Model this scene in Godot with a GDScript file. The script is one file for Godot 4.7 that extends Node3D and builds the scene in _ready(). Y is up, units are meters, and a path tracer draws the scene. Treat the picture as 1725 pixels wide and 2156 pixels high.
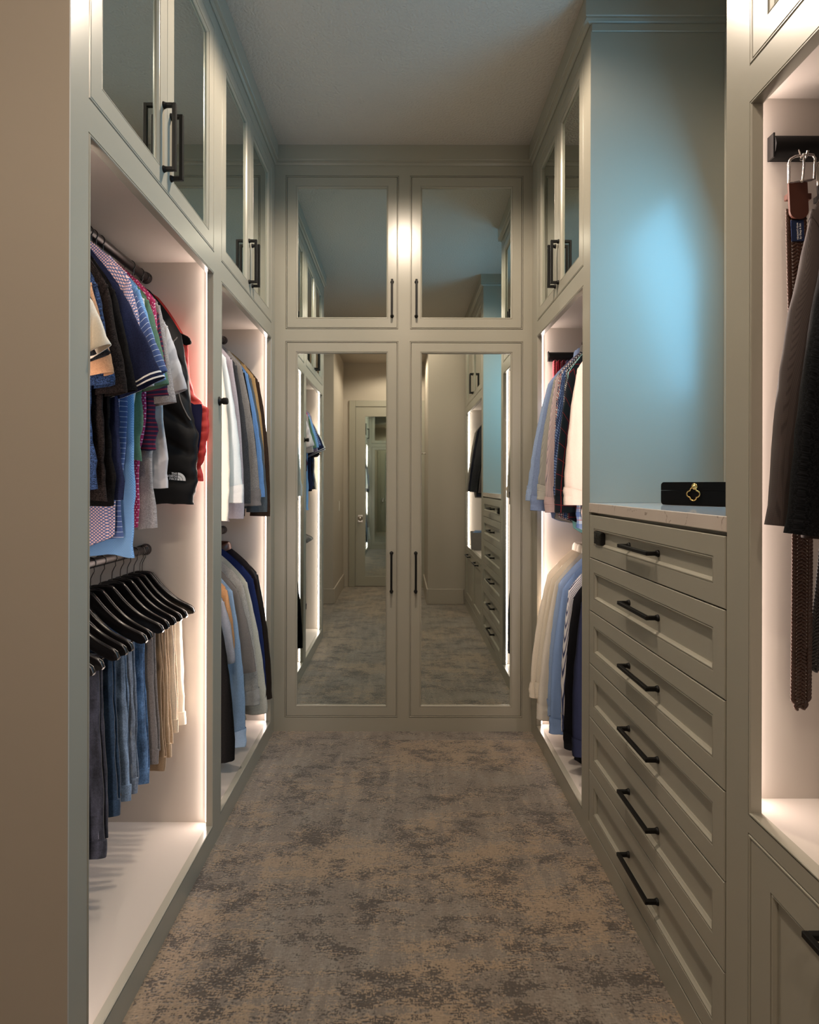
extends Node3D
# One-point view of a dressing room. U is the size of a pixel of the photograph at the back cabinets, D the distance to them.
const U := 0.00248
const D := 3.0504
const XL := -269.4
const XR := 273.4
const FLOOR_H := 520.0
const CEIL_Y := 3.0504
const OPEN_LO := 0.0744
const OPEN_HI := 2.0386
const DOOR_LO := 2.109
const DOOR_HI := 2.906
const FRAME_TOP := 2.965
const BACK_L := -500.0
const BACK_R := 476.0

class MB:
	var v := PackedVector3Array()
	var n := PackedVector3Array()
	var t := PackedVector2Array()
	var ix := PackedInt32Array()
	var xf := Transform3D()
	func tri(a: Vector3, b: Vector3, c: Vector3, ua := Vector2.ZERO, ub := Vector2.ZERO, uc := Vector2.ZERO) -> void:
		var k := v.size()
		var pa := xf * a
		var pb := xf * b
		var pc := xf * c
		var nn := (pb - pa).cross(pc - pa).normalized()
		v.append(pa); v.append(pb); v.append(pc)
		for i in 3:
			n.append(nn)
		t.append(ua); t.append(ub); t.append(uc)
		ix.append(k); ix.append(k + 2); ix.append(k + 1)
	func quad(a: Vector3, b: Vector3, c: Vector3, d: Vector3) -> void:
		var k := v.size()
		var pa := xf * a
		var pb := xf * b
		var pc := xf * c
		var pd := xf * d
		var nn := (pc - pa).cross(pd - pb).normalized()
		v.append(pa); v.append(pb); v.append(pc); v.append(pd)
		var wu := a.distance_to(b)
		var wv := a.distance_to(d)
		t.append(Vector2(0, 0)); t.append(Vector2(wu, 0)); t.append(Vector2(wu, wv)); t.append(Vector2(0, wv))
		for i in 4:
			n.append(nn)
		ix.append(k); ix.append(k + 2); ix.append(k + 1)
		ix.append(k); ix.append(k + 3); ix.append(k + 2)
	func box(lo: Vector3, hi: Vector3, c := 0.0015) -> void:
		# a box whose twelve edges are chamfered by c
		c = minf(c, 0.45 * minf(minf(hi.x - lo.x, hi.y - lo.y), hi.z - lo.z))
		var m := (lo + hi) / 2.0
		var h := (hi - lo) / 2.0
		for ax in 3:
			for s in [-1.0, 1.0]:
				var b1 := (ax + 1) % 3
				var b2 := (ax + 2) % 3
				var p := []
				for q in [[-1, -1], [1, -1], [1, 1], [-1, 1]]:
					var w := Vector3.ZERO
					w[ax] = s * h[ax]
					w[b1] = q[0] * (h[b1] - c)
					w[b2] = q[1] * (h[b2] - c)
					p.append(m + w)
				if s > 0:
					quad(p[0], p[1], p[2], p[3])
				else:
					quad(p[3], p[2], p[1], p[0])
		if c <= 0.0:
			return
		for ax in 3:
			var b1 := (ax + 1) % 3
			var b2 := (ax + 2) % 3
			for s1 in [-1.0, 1.0]:
				for s2 in [-1.0, 1.0]:
					var p := []
					for q in [[-1.0, 0], [1.0, 0], [1.0, 1], [-1.0, 1]]:
						var w := Vector3.ZERO
						w[ax] = q[0] * (h[ax] - c)
						w[b1] = s1 * (h[b1] - (0.0 if q[1] == 0 else c))
						w[b2] = s2 * (h[b2] - (c if q[1] == 0 else 0.0))
						p.append(m + w)
					if s1 * s2 > 0:
						quad(p[0], p[1], p[2], p[3])
					else:
						quad(p[3], p[2], p[1], p[0])
		for sx in [-1.0, 1.0]:
			for sy in [-1.0, 1.0]:
				for sz in [-1.0, 1.0]:
					var a := m + Vector3(sx * h.x, sy * (h.y - c), sz * (h.z - c))
					var b := m + Vector3(sx * (h.x - c), sy * h.y, sz * (h.z - c))
					var d := m + Vector3(sx * (h.x - c), sy * (h.y - c), sz * h.z)
					if sx * sy * sz > 0:
						tri(a, b, d)
					else:
						tri(a, d, b)
	func ring(x0: float, y0: float, x1: float, y1: float, prof: Array) -> void:
		# a profile of (inset, height) swept round a rectangle with mitred corners, facing +z
		for i in prof.size() - 1:
			var a: Vector2 = prof[i]
			var b: Vector2 = prof[i + 1]
			var pa := [Vector3(x0 + a.x, y0 + a.x, a.y), Vector3(x1 - a.x, y0 + a.x, a.y), Vector3(x1 - a.x, y1 - a.x, a.y), Vector3(x0 + a.x, y1 - a.x, a.y)]
			var pb := [Vector3(x0 + b.x, y0 + b.x, b.y), Vector3(x1 - b.x, y0 + b.x, b.y), Vector3(x1 - b.x, y1 - b.x, b.y), Vector3(x0 + b.x, y1 - b.x, b.y)]
			for k in 4:
				quad(pa[k], pa[(k + 1) % 4], pb[(k + 1) % 4], pb[k])
	func grid(pts: PackedVector3Array, uvs: PackedVector2Array, rows: int, cols: int, closed := false, flip := false) -> void:
		var k := v.size()
		var acc := PackedVector3Array()
		acc.resize(rows * cols)
		var q := PackedVector3Array()
		q.resize(rows * cols)
		for i in rows * cols:
			q[i] = xf * pts[i]
		for r in rows - 1:
			for c in cols - 1:
				var i0 := r * cols + c
				var i1 := i0 + 1
				var i2 := i0 + cols
				var i3 := i2 + 1
				var nn := (q[i3] - q[i0]).cross(q[i2] - q[i1])
				if flip:
					nn = -nn
				acc[i0] += nn; acc[i1] += nn; acc[i2] += nn; acc[i3] += nn
				if flip:
					ix.append(k + i0); ix.append(k + i1); ix.append(k + i3)
					ix.append(k + i0); ix.append(k + i3); ix.append(k + i2)
				else:
					ix.append(k + i0); ix.append(k + i3); ix.append(k + i1)
					ix.append(k + i0); ix.append(k + i2); ix.append(k + i3)
		if closed:
			for r in rows:
				var s := acc[r * cols] + acc[r * cols + cols - 1]
				acc[r * cols] = s
				acc[r * cols + cols - 1] = s
		for i in rows * cols:
			v.append(q[i])
			n.append(acc[i].normalized() if acc[i].length_squared() > 1e-20 else Vector3.UP)
			t.append(uvs[i] if uvs.size() else Vector2.ZERO)
	func sweep(path: Array, axes: Array, a: Array, b: Array, seg := 12, pw := 1.0, caps := true, bend: Variant = null) -> void:
		# cross-section with half sizes a (along the given axis) and b (across), swept along a path
		var pts := PackedVector3Array()
		var uvs := PackedVector2Array()
		var len := 0.0
		for i in path.size():
			var p: Vector3 = path[i]
			var tg: Vector3 = (path[mini(i + 1, path.size() - 1)] - path[maxi(i - 1, 0)]).normalized()
			var ua: Vector3 = axes[i]
			ua = (ua - tg * ua.dot(tg)).normalized()
			var ub := tg.cross(ua)
			if i > 0:
				len += p.distance_to(path[i - 1])
			for c in seg + 1:
				var th := TAU * c / seg
				var cx := cos(th)
				var sx := sin(th)
				cx = signf(cx) * pow(absf(cx), pw)
				sx = signf(sx) * pow(absf(sx), pw)
				var w: Vector3 = p + ua * (a[i] * cx) + ub * (b[i] * sx)
				if bend != null:
					w = bend.call(w, float(i) / (path.size() - 1))
				pts.append(w)
				uvs.append(Vector2(b[i] * sx + a[i] * cx, len))
		grid(pts, uvs, path.size(), seg + 1, true)
		if caps:
			for e in [0, path.size() - 1]:
				var m := Vector3.ZERO
				for c in seg:
					m += pts[e * (seg + 1) + c]
				m /= seg
				for c in seg:
					var p0 := pts[e * (seg + 1) + c]
					var p1 := pts[e * (seg + 1) + c + 1]
					if e == 0:
						tri(m, p1, p0)
					else:
						tri(m, p0, p1)
	func tube(path: Array, r: float, seg := 8) -> void:
		var axes := []
		var aa := []
		var up := Vector3(0.31, 0.2, 0.93)
		for i in path.size():
			var tg: Vector3 = (path[mini(i + 1, path.size() - 1)] - path[maxi(i - 1, 0)]).normalized()
			up = up - tg * up.dot(tg)
			if up.length() < 0.05:
				up = tg.cross(Vector3(0.3, 0.9, 0.1))
			up = up.normalized()
			axes.append(up)
			aa.append(r)
		sweep(path, axes, aa, aa, seg)
	func lathe(prof: Array, seg := 20) -> void:
		# profile of (radius, height along +z)
		var pts := PackedVector3Array()
		for p in prof:
			for c in seg + 1:
				var th := TAU * c / seg
				pts.append(Vector3(p.x * cos(th), p.x * sin(th), p.y))
		grid(pts, PackedVector2Array(), prof.size(), seg + 1, true)
	func mesh() -> ArrayMesh:
		var arr := []
		arr.resize(Mesh.ARRAY_MAX)
		arr[Mesh.ARRAY_VERTEX] = v
		arr[Mesh.ARRAY_NORMAL] = n
		arr[Mesh.ARRAY_TEX_UV] = t
		arr[Mesh.ARRAY_INDEX] = ix
		var m := ArrayMesh.new()
		m.add_surface_from_arrays(Mesh.PRIMITIVE_TRIANGLES, arr)
		return m

var M := {}
var used := {}
var rng := RandomNumberGenerator.new()
var nz := FastNoiseLite.new()

func P(x: float, h: float, d: float) -> Vector3:
	return Vector3(x * U, (h + FLOOR_H) * U, -d * D)

func numbered(called: String) -> String:
	var k: int = used.get(called, 0)
	used[called] = k + 1
	return called if k == 0 else "%s_%03d" % [called, k]

func thing(called: String, label: String, category: String, at := Vector3.ZERO, turn := 0.0, group := "") -> Node3D:
	var o := Node3D.new()
	o.name = numbered(called)
	add_child(o)
	o.position = at
	o.rotation.y = turn
	o.set_meta("label", label)
	o.set_meta("category", category)
	if group:
		o.set_meta("group", group)
	return o

func part(called: String, m: Variant, mat: Material, parent: Node3D, label := "") -> MeshInstance3D:
	var o := MeshInstance3D.new()
	o.mesh = m.mesh() if m is MB else m
	o.material_override = mat
	o.name = called
	parent.add_child(o, true)
	if label:
		o.set_meta("label", label)
	return o

func struct(called: String, m: MB, mat: Material, label: String, category: String) -> MeshInstance3D:
	var o := part(called, m, mat, self)
	o.set_meta("kind", "structure")
	o.set_meta("label", label)
	o.set_meta("category", category)
	return o

# ---------------------------------------------------------------- materials
func flat(c: Color, rough := 0.5, metal := 0.0, spec := 0.5) -> StandardMaterial3D:
	var m := StandardMaterial3D.new()
	m.albedo_color = c
	m.roughness = rough
	m.metallic = metal
	m.metallic_specular = spec
	return m

func c8(r: int, g: int, b: int) -> Color:
	return Color(r / 255.0, g / 255.0, b / 255.0)

func image_of(w: int, h: int, f: Callable) -> Image:
	var by := PackedByteArray()
	by.resize(w * h * 3)
	var k := 0
	for y in h:
		for x in w:
			var c: Color = f.call(x, y)
			by[k] = clampi(int(c.r * 255.0), 0, 255)
			by[k + 1] = clampi(int(c.g * 255.0), 0, 255)
			by[k + 2] = clampi(int(c.b * 255.0), 0, 255)
			k += 3
	return Image.create_from_data(w, h, false, Image.FORMAT_RGB8, by)

func cloth(img: Image, tile: float, rough := 0.9, rim := 0.25) -> StandardMaterial3D:
	var m := StandardMaterial3D.new()
	m.albedo_texture = ImageTexture.create_from_image(img)
	m.uv1_scale = Vector3(1.0 / tile, 1.0 / tile, 1)
	m.roughness = rough
	m.metallic_specular = 0.25
	m.rim_enabled = rim > 0.0
	m.rim = rim
	m.rim_tint = 0.6
	return m

var heather_tex := {}
func heather(c: Color, amount := 0.12, tile := 0.09, rough := 0.92) -> StandardMaterial3D:
	# one flecked grey texture for each strength of fleck, tinted with the cloth's colour
	var key: int = 0 if amount < 0.05 else (1 if amount < 0.12 else (2 if amount < 0.2 else 3))
	if not heather_tex.has(key):
		var r := RandomNumberGenerator.new()
		r.seed = 5 + key
		var am: float = [0.03, 0.08, 0.16, 0.4][key]
		heather_tex[key] = cloth(image_of(96, 96, func(x, y):
			var k := (1.0 - am) + am * (r.randf() * 2.0 - 1.0) - 0.02 * (1.0 if (x + y) % 3 == 0 else 0.0)
			return Color(k, k, k)), tile, rough).albedo_texture
	var m := StandardMaterial3D.new()
	m.albedo_texture = heather_tex[key]
	m.albedo_color = Color(c.r / 0.92, c.g / 0.92, c.b / 0.92)
	m.uv1_scale = Vector3(1.0 / tile, 1.0 / tile, 1)
	m.roughness = rough
	m.metallic_specular = 0.25
	m.rim_enabled = true
	m.rim = lerpf(0.03, 0.25, clampf(c.get_luminance() * 1.6, 0.0, 1.0))
	m.rim_tint = 0.6
	return m

func striped(base: Color, line: Color, period: int, wide: int, upright: bool, tile := 0.12) -> StandardMaterial3D:
	return cloth(image_of(96, 96, func(x, y):
		var q: int = x if upright else y
		return line if q % period < wide else base), tile)

func dotted(base: Color, dot: Color, period: int, tile := 0.1) -> StandardMaterial3D:
	return cloth(image_of(96, 96, func(x, y):
		var row := int(y / period)
		var fx: int = (x + (period / 2 if row % 2 else 0)) % period
		var fy: int = y % period
		var dx: float = fx - period / 2.0
		var dy: float = fy - period / 2.0
		return dot if dx * dx + dy * dy < period * period * 0.06 else base), tile)

func checked(base: Color, a: Color, b: Color, period: int, wide: int, tile := 0.12) -> StandardMaterial3D:
	return cloth(image_of(96, 96, func(x, y):
		var hx: bool = x % period < wide
		var hy: bool = y % period < wide
		if hx and hy:
			return a.lerp(Color.BLACK, 0.15)
		if hx:
			return base.lerp(a, 0.75)
		if hy:
			return base.lerp(a, 0.75)
		return base.lerp(b, 0.5) if (int(x / period) + int(y / period)) % 2 == 0 else base), tile)

func lattice(base: Color, line: Color, spot: Color, period: int, tile: float) -> StandardMaterial3D:
	return cloth(image_of(96, 96, func(x, y):
		var u: int = (x + y) % period
		var w: int = (x - y + 960) % period
		if u < 3 or w < 3:
			return line
		return spot if absi(u - period / 2 - 1) < 3 and absi(w - period / 2 - 1) < 3 else base), tile)

func plaid(base: Color, a: Color, b: Color, tile: float) -> StandardMaterial3D:
	return cloth(image_of(96, 96, func(x, y):
		var c := base
		if x % 48 < 20: c = c.lerp(a, 0.5)
		if y % 48 < 20: c = c.lerp(a, 0.5)
		if x % 48 == 34 or x % 48 == 35 or y % 48 == 34 or y % 48 == 35: c = c.lerp(b, 0.8)
		return c), tile)

func denim(c: Color, fade: float, seed_: int) -> StandardMaterial3D:
	var r := RandomNumberGenerator.new()
	r.seed = seed_
	var f := FastNoiseLite.new()
	f.seed = seed_
	f.frequency = 0.03
	var m := cloth(image_of(96, 128, func(x, y):
		var k := 0.82 + 0.26 * r.randf() + fade * 0.9 * f.get_noise_2d(x * 2.2, y * 0.5) + fade * 0.3 * maxf(0.0, f.get_noise_2d(x * 0.8, y * 3.0 + 300.0))
		if (x + y * 2) % 4 == 0: k *= 0.9
		return Color(c.r * k, c.g * k, c.b * k * 0.99)), 0.16, 0.95)
	m.uv1_scale = Vector3(1 / 0.22, 1 / 0.3, 1)
	return m

func mottled(c: Color, e: Color, tile: float, freq: float, rough := 0.9) -> StandardMaterial3D:
	var f := FastNoiseLite.new()
	f.frequency = freq
	f.seed = 5
	var im := f.get_seamless_image(128, 128)
	return cloth(image_of(128, 128, func(x, y):
		return c.lerp(e, smoothstep(0.35, 0.65, im.get_pixel(x, y).r))), tile, rough)

func carpet_material() -> StandardMaterial3D:
	# a distressed carpet: taupe ground, sandy patches broken into threads along and across the room, dark worn spots
	var w := 1024
	var h := 1536
	var get := func(sd: int, fr: float, ww: int, hh: int, oct := 4) -> PackedByteArray:
		var f := FastNoiseLite.new()
		f.seed = sd
		f.frequency = fr
		f.fractal_octaves = oct
		f.noise_type = FastNoiseLite.TYPE_SIMPLEX_SMOOTH
		var im := f.get_image(ww, hh)
		im.resize(w, h, Image.INTERPOLATE_BILINEAR)
		im.convert(Image.FORMAT_L8)
		return im.get_data()
	var vf := FastNoiseLite.new()
	vf.seed = 21
	vf.noise_type = FastNoiseLite.TYPE_VALUE
	vf.frequency = 0.03
	vf.fractal_octaves = 3
	var vi := vf.get_image(256, 512)
	vi.resize(w, h, Image.INTERPOLATE_BILINEAR)
	vi.convert(Image.FORMAT_L8)
	var low: PackedByteArray = vi.get_data()
	var dash: PackedByteArray = get.call(51, 0.55, 300, h, 2)
	var dash2: PackedByteArray = get.call(52, 0.55, w, 500, 2)
	var low2: PackedByteArray = get.call(29, 0.016, 760, h, 5)
	var sx: PackedByteArray = get.call(3, 0.06, 130, h, 5)
	var sz: PackedByteArray = get.call(4, 0.06, w, 150, 5)
	var mid: PackedByteArray = get.call(8, 0.05, 700, h, 5)
	var fine: PackedByteArray = get.call(9, 0.4, w, h, 3)
	var by := PackedByteArray()
	by.resize(w * h * 3)
	var ht := PackedByteArray()
	ht.resize(w * h)
	var ground := Color(0.47, 0.425, 0.38)
	var sand := Color(0.60, 0.51, 0.41)
	var dark := Color(0.245, 0.212, 0.188)
	var pale := Color(0.545, 0.515, 0.475)
	for i in w * h:
		var a := low[i] / 255.0
		var b := low2[i] / 255.0
		var s := sx[i] / 255.0
		var z := sz[i] / 255.0
		var m := mid[i] / 255.0
		var f := (fine[i] * 0.4 + dash[i] * 0.42 + dash2[i] * 0.18) / 255.0
		var ks := smoothstep(0.580, 0.622, a * 0.50 + s * 0.34 + z * 0.26 + (f - 0.5) * 0.72)
		var kd := smoothstep(0.590, 0.665, b * 0.46 + m * 0.38 + s * 0.22 + (f - 0.5) * -1.05)
		var kp := smoothstep(0.45, 0.75, z * 0.6 + (1.0 - b) * 0.3 + m * 0.2 + (f - 0.5) * 0.4)
		var c := ground.lerp(pale, kp * 0.6).lerp(sand, ks * 0.75).lerp(dark, kd * 0.8)
		var g := 0.66 + 0.68 * f
		by[i * 3] = clampi(int(c.r * g * 255.0), 0, 255)
		by[i * 3 + 1] = clampi(int(c.g * g * 255.0), 0, 255)
		by[i * 3 + 2] = clampi(int(c.b * g * 255.0), 0, 255)
		ht[i] = clampi(int((0.35 + 0.4 * f + 0.2 * ks - 0.2 * kd) * 255.0), 0, 255)
	var mt := StandardMaterial3D.new()
	mt.albedo_texture = ImageTexture.create_from_image(Image.create_from_data(w, h, false, Image.FORMAT_RGB8, by))
	mt.heightmap_enabled = true
	mt.heightmap_texture = ImageTexture.create_from_image(Image.create_from_data(w, h, false, Image.FORMAT_L8, ht))
	mt.heightmap_scale = 0.5
	mt.roughness = 0.8
	mt.metallic_specular = 0.5
	mt.rim_enabled = true
	mt.rim = 1.0
	mt.rim_tint = 0.3
	return mt

func make_materials() -> void:
	M.paint = flat(c8(161, 157, 144), 0.27)
	M.inside = flat(c8(188, 180, 171), 0.45)
	M.wall = flat(c8(182, 172, 160), 0.85, 0.0, 0.3)
	M.ceiling = flat(c8(196, 188, 178), 0.9, 0.0, 0.3)
	var bump := FastNoiseLite.new()
	bump.frequency = 0.06
	var nt := NoiseTexture2D.new()
	nt.noise = bump
	nt.width = 256
	nt.height = 256
	nt.seamless = true
	M.ceiling.heightmap_enabled = true
	M.ceiling.heightmap_texture = nt
	M.ceiling.heightmap_scale = 0.25
	M.ceiling.uv1_triplanar = true
	M.ceiling.uv1_world_triplanar = true
	M.ceiling.uv1_scale = Vector3(4, 4, 4)
	M.mirror = flat(Color(0.86, 0.89, 0.87), 0.015, 1.0)
	M.black = flat(c8(13, 12, 11), 0.5, 0.0, 0.35)
	M.rod = flat(c8(48, 42, 40), 0.34, 0.6)
	M.hanger = flat(c8(14, 13, 13), 0.22)
	M.wood = flat(c8(70, 38, 24), 0.35)
	M.wire = flat(c8(60, 58, 56), 0.3, 0.9)
	M.steel = flat(c8(205, 200, 195), 0.18, 1.0)
	M.gold = flat(c8(214, 176, 110), 0.25, 1.0)
	M.led = flat(Color(1, 0.93, 0.88), 0.5)
	M.led.emission_enabled = true
	M.led.emission = Color(1, 0.93, 0.89)
	M.led.emission_energy_multiplier = 7.0
	M.lens = flat(Color(1, 0.93, 0.84), 0.5)
	M.lens.emission_enabled = true
	M.lens.emission = Color(1, 0.86, 0.7)
	M.lens.emission_energy_multiplier = 3.0
	M.pane = flat(Color(0.7, 0.85, 0.95), 0.5)
	M.pane.emission_enabled = true
	M.pane.emission = Color(0.42, 0.74, 0.95)
	M.pane.emission_energy_multiplier = 1.2
	M.boxskin = heather(c8(16, 15, 15), 0.5, 0.05, 0.6)
	M.carpet = carpet_material()
	# quartz with thin grey-brown veins
	var f := FastNoiseLite.new()
	f.frequency = 0.012
	f.fractal_octaves = 5
	f.seed = 40
	var f2 := FastNoiseLite.new()
	f2.frequency = 0.03
	f2.seed = 8
	M.quartz = flat(Color.WHITE, 0.08)
	M.quartz.albedo_texture = ImageTexture.create_from_image(image_of(256, 256, func(x, y):
		var q := absf(f.get_noise_2d(x, y))
		var k := smoothstep(0.022, 0.0, q) * smoothstep(0.12, 0.45, f2.get_noise_2d(x, y) + 0.15)
		return Color(0.80, 0.755, 0.715).lerp(Color(0.36, 0.29, 0.24), k * 0.55)))
	M.quartz.uv1_triplanar = true
	M.quartz.uv1_world_triplanar = true
	M.quartz.uv1_scale = Vector3(1.6, 1.6, 1.6)

# ---------------------------------------------------------------- cabinets
func bead_profile() -> Array:
	return [Vector2(0, 0), Vector2(0, -0.004), Vector2(0.0022, -0.004), Vector2(0.0022, -0.001), Vector2(0.0036, 0.0012), Vector2(0.006, 0.0012), Vector2(0.0074, -0.001), Vector2(0.0074, -0.022)]

func frame_mesh(x0: float, y0: float, x1: float, y1: float, holes: Array) -> MB:
	var mb := MB.new()
	var xs := [x0, x1]
	var ys := [y0, y1]
	for h in holes:
		xs.append(h[0]); xs.append(h[2])
		ys.append(h[1]); ys.append(h[3])
	xs.sort()
	ys.sort()
	for i in xs.size() - 1:
		for j in ys.size() - 1:
			if xs[i + 1] - xs[i] < 1e-5 or ys[j + 1] - ys[j] < 1e-5:
				continue
			var cx: float = (xs[i] + xs[i + 1]) / 2.0
			var cy: float = (ys[j] + ys[j + 1]) / 2.0
			var open := false
			for h in holes:
				if cx > h[0] and cx < h[2] and cy > h[1] and cy < h[3]:
					open = true
			if not open:
				mb.quad(Vector3(xs[i], ys[j], 0), Vector3(xs[i + 1], ys[j], 0), Vector3(xs[i + 1], ys[j + 1], 0), Vector3(xs[i], ys[j + 1], 0))
				mb.quad(Vector3(xs[i], ys[j + 1], -0.022), Vector3(xs[i + 1], ys[j + 1], -0.022), Vector3(xs[i + 1], ys[j], -0.022), Vector3(xs[i], ys[j], -0.022))
	mb.ring(x0, y0, x1, y1, [Vector2(0, -0.022), Vector2(0, 0)])
	for h in holes:
		mb.ring(h[0], h[1], h[2], h[3], bead_profile())
	return mb

var handle_cache := {}
func handle_mesh(cc: float) -> ArrayMesh:
	if handle_cache.has(cc):
		return handle_cache[cc]
	var mb := MB.new()
	var b := 0.0055
	var out := 0.036
	mb.box(Vector3(-b, -cc / 2 - b, out - 2 * b), Vector3(b, cc / 2 + b, out), 0.0014)
	for s in [-1.0, 1.0]:
		mb.box(Vector3(-b, s * cc / 2 - b, 0.006), Vector3(b, s * cc / 2 + b, out - 2 * b + 0.001), 0.0012)
		mb.xf = Transform3D(Basis(), Vector3(0, s * cc / 2, 0))
		mb.lathe([Vector2(0.0095, 0), Vector2(0.0095, 0.0025), Vector2(0.0085, 0.004), Vector2(0.0075, 0.0075), Vector2(0.0, 0.0075)], 18)
		mb.xf = Transform3D()
	handle_cache[cc] = mb.mesh()
	return handle_cache[cc]

func door_part(parent: Node3D, x0: float, y0: float, x1: float, y1: float, fw: float, hx: float, hy: float, cc: float, glass := true) -> void:
	var mb := MB.new()
	mb.ring(x0, y0, x1, y1, [Vector2(0, -0.021), Vector2(0, -0.0014), Vector2(0.0014, 0), Vector2(fw, 0), Vector2(fw, -0.0025), Vector2(fw + 0.002, -0.0025), Vector2(fw + 0.0032, -0.0006), Vector2(fw + 0.0055, -0.0012), Vector2(fw + 0.0095, -0.0065), Vector2(fw + 0.0095, -0.0105)])
	var k := fw + 0.0085
	if not glass:
		mb.box(Vector3(x0 + k, y0 + k, -0.018), Vector3(x1 - k, y1 - k, -0.009), 0.0)
	mb.quad(Vector3(x0, y1, -0.021), Vector3(x1, y1, -0.021), Vector3(x1, y0, -0.021), Vector3(x0, y0, -0.021))
	var d := part("door", mb, M.paint, parent)
	if glass:
		var g := MB.new()
		g.box(Vector3(x0 + k, y0 + k, -0.014), Vector3(x1 - k, y1 - k, -0.0098), 0.0005)
		part("mirror_pane", g, M.mirror, d)
	if cc > 0.0:
		var h := part("handle", handle_mesh(cc), M.black, d)
		h.position = Vector3(hx, hy, 0)

func led(parent: Node3D, x: float, y0: float, y1: float, z: float, dir: Vector3) -> void:
	# an aluminium-backed strip set at 45 degrees in the corner, and the light it gives, just in front of its face
	var side := Vector3.UP.cross(dir)
	var mb := MB.new()
	var b := Basis(side, Vector3.UP, dir)
	mb.xf = Transform3D(b, Vector3(x, (y0 + y1) / 2, z))
	mb.box(Vector3(-0.0075, -(y1 - y0) / 2, -0.004), Vector3(0.0075, (y1 - y0) / 2, 0.001), 0.001)
	part("led_strip", mb, M.led, parent)
	var l := AreaLight3D.new()
	l.name = "strip_light"
	l.area_size = Vector2(0.013, y1 - y0 - 0.01)
	l.area_normalize_energy = true
	l.light_energy = LED_E
	l.light_color = Color(1.0, 0.915, 0.87)
	l.shadow_enabled = true
	l.area_range = 8.0
	l.area_attenuation = 2.0
	parent.add_child(l, true)
	l.transform = Transform3D(Basis(-side, Vector3.UP, -dir), Vector3(x, (y0 + y1) / 2, z) + dir * 0.003)

func rod_part(parent: Node3D, x0: float, x1: float, y: float, z: float) -> void:
	var mb := MB.new()
	mb.xf = Transform3D(Basis(Vector3.UP, PI / 2), Vector3(x0, y, z))
	mb.lathe([Vector2(0.0, 0), Vector2(0.0150, 0), Vector2(0.0150, x1 - x0), Vector2(0, x1 - x0)], 24)
	var r := part("closet_rod", mb, M.rod, parent)
	for e in [[x0, 1.0], [x1, -1.0]]:
		var fm := MB.new()
		fm.xf = Transform3D(Basis(Vector3.UP, PI / 2 * e[1]), Vector3(e[0], y, z))
		fm.lathe([Vector2(0.021, 0), Vector2(0.021, 0.004), Vector2(0.0192, 0.007), Vector2(0.0182, 0.018), Vector2(0.0150, 0.018)], 20)
		part("rod_socket", fm, M.rod, r)

func unit(label: String, origin: Vector3, turn: float, L: float, ox0: float, ox1: float, depth: float, in_lo: float, rods: Array, lower_doors := false, inset := 0.03) -> Node3D:
	# one wardrobe bay; x runs along its face, z comes out of it
	var o := thing("wardrobe_cabinet", label, "wardrobe", origin, turn, "fitted wardrobes")
	var zl := in_lo
	var holes := [[ox0, zl, ox1, OPEN_HI], [ox0, DOOR_LO, ox1, DOOR_HI]]
	if lower_doors:
		holes.append([ox0, 0.085, ox1, zl - 0.034])
	part("face_frame", frame_mesh(0, 0, L, FRAME_TOP, holes), M.paint, o)
	var a := ox0 - inset if lower_doors else ox0 - 0.03
	var b := ox1 + 0.03
	var top := OPEN_HI + 0.047
	var ca := MB.new()
	ca.box(Vector3(0.0005, 0.002, -depth), Vector3(a, FRAME_TOP - 0.002, -0.0225), 0.0)
	ca.box(Vector3(b, 0.002, -depth), Vector3(L - 0.0005, FRAME_TOP - 0.002, -0.0225), 0.0)
	ca.box(Vector3(a, 0.002, -depth), Vector3(b, FRAME_TOP - 0.002, -depth + 0.012), 0.0)
	ca.box(Vector3(a, top, -depth + 0.012), Vector3(b, top + 0.02, -0.0225), 0.0)
	ca.box(Vector3(a, zl - 0.024, -depth + 0.012), Vector3(b, zl - 0.0005, -0.0225), 0.0)
	part("carcass", ca, M.inside, o)
	# upper doors, two leaves meeting in the middle
	var g := 0.0074 + 0.0018
	var mid := (ox0 + ox1) / 2.0
	door_part(o, ox0 + g, DOOR_LO + g, mid - 0.001, DOOR_HI - g, 0.046, mid - 0.026, 2.257, 0.178)
	door_part(o, mid + 0.001, DOOR_LO + g, ox1 - g, DOOR_HI - g, 0.046, mid + 0.026, 2.257, 0.178)
	if lower_doors:
		for s in 2:
			var dx0: float = ox0 + g if s == 0 else mid + 0.001
			var dx1: float = mid - 0.001 if s == 0 else ox1 - g
			door_part(o, dx0, 0.085 + g, dx1, zl - 0.034 - g, 0.06, 0, 0, 0.0, false)
			var hd := part("handle", handle_mesh(0.2), M.black, o.get_child(o.get_child_count() - 1))
			hd.transform = Transform3D(Basis(Vector3.BACK, PI / 2), Vector3((dx0 + dx1) / 2, zl - 0.075, 0))
	for r in rods:
		rod_part(o, a, b, r, -102.0 * U)
	var q := sqrt(0.5)
	led(o, a + 0.009, zl + 0.004, OPEN_HI + 0.04, -0.030, Vector3(q, 0, -q))
	led(o, b - 0.009, zl + 0.004, OPEN_HI + 0.04, -0.030, Vector3(-q, 0, -q))
	return o

# ---------------------------------------------------------------- clothes
func top_y(x: float, ws: float, drop: float) -> float:
	var a := absf(x)
	if a < 0.05:
		return -0.068
	var k := clampf((a - 0.05) / (ws - 0.05), 0.0, 1.25)
	return -0.068 - drop * (0.72 * k + 0.28 * k * k)

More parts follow.
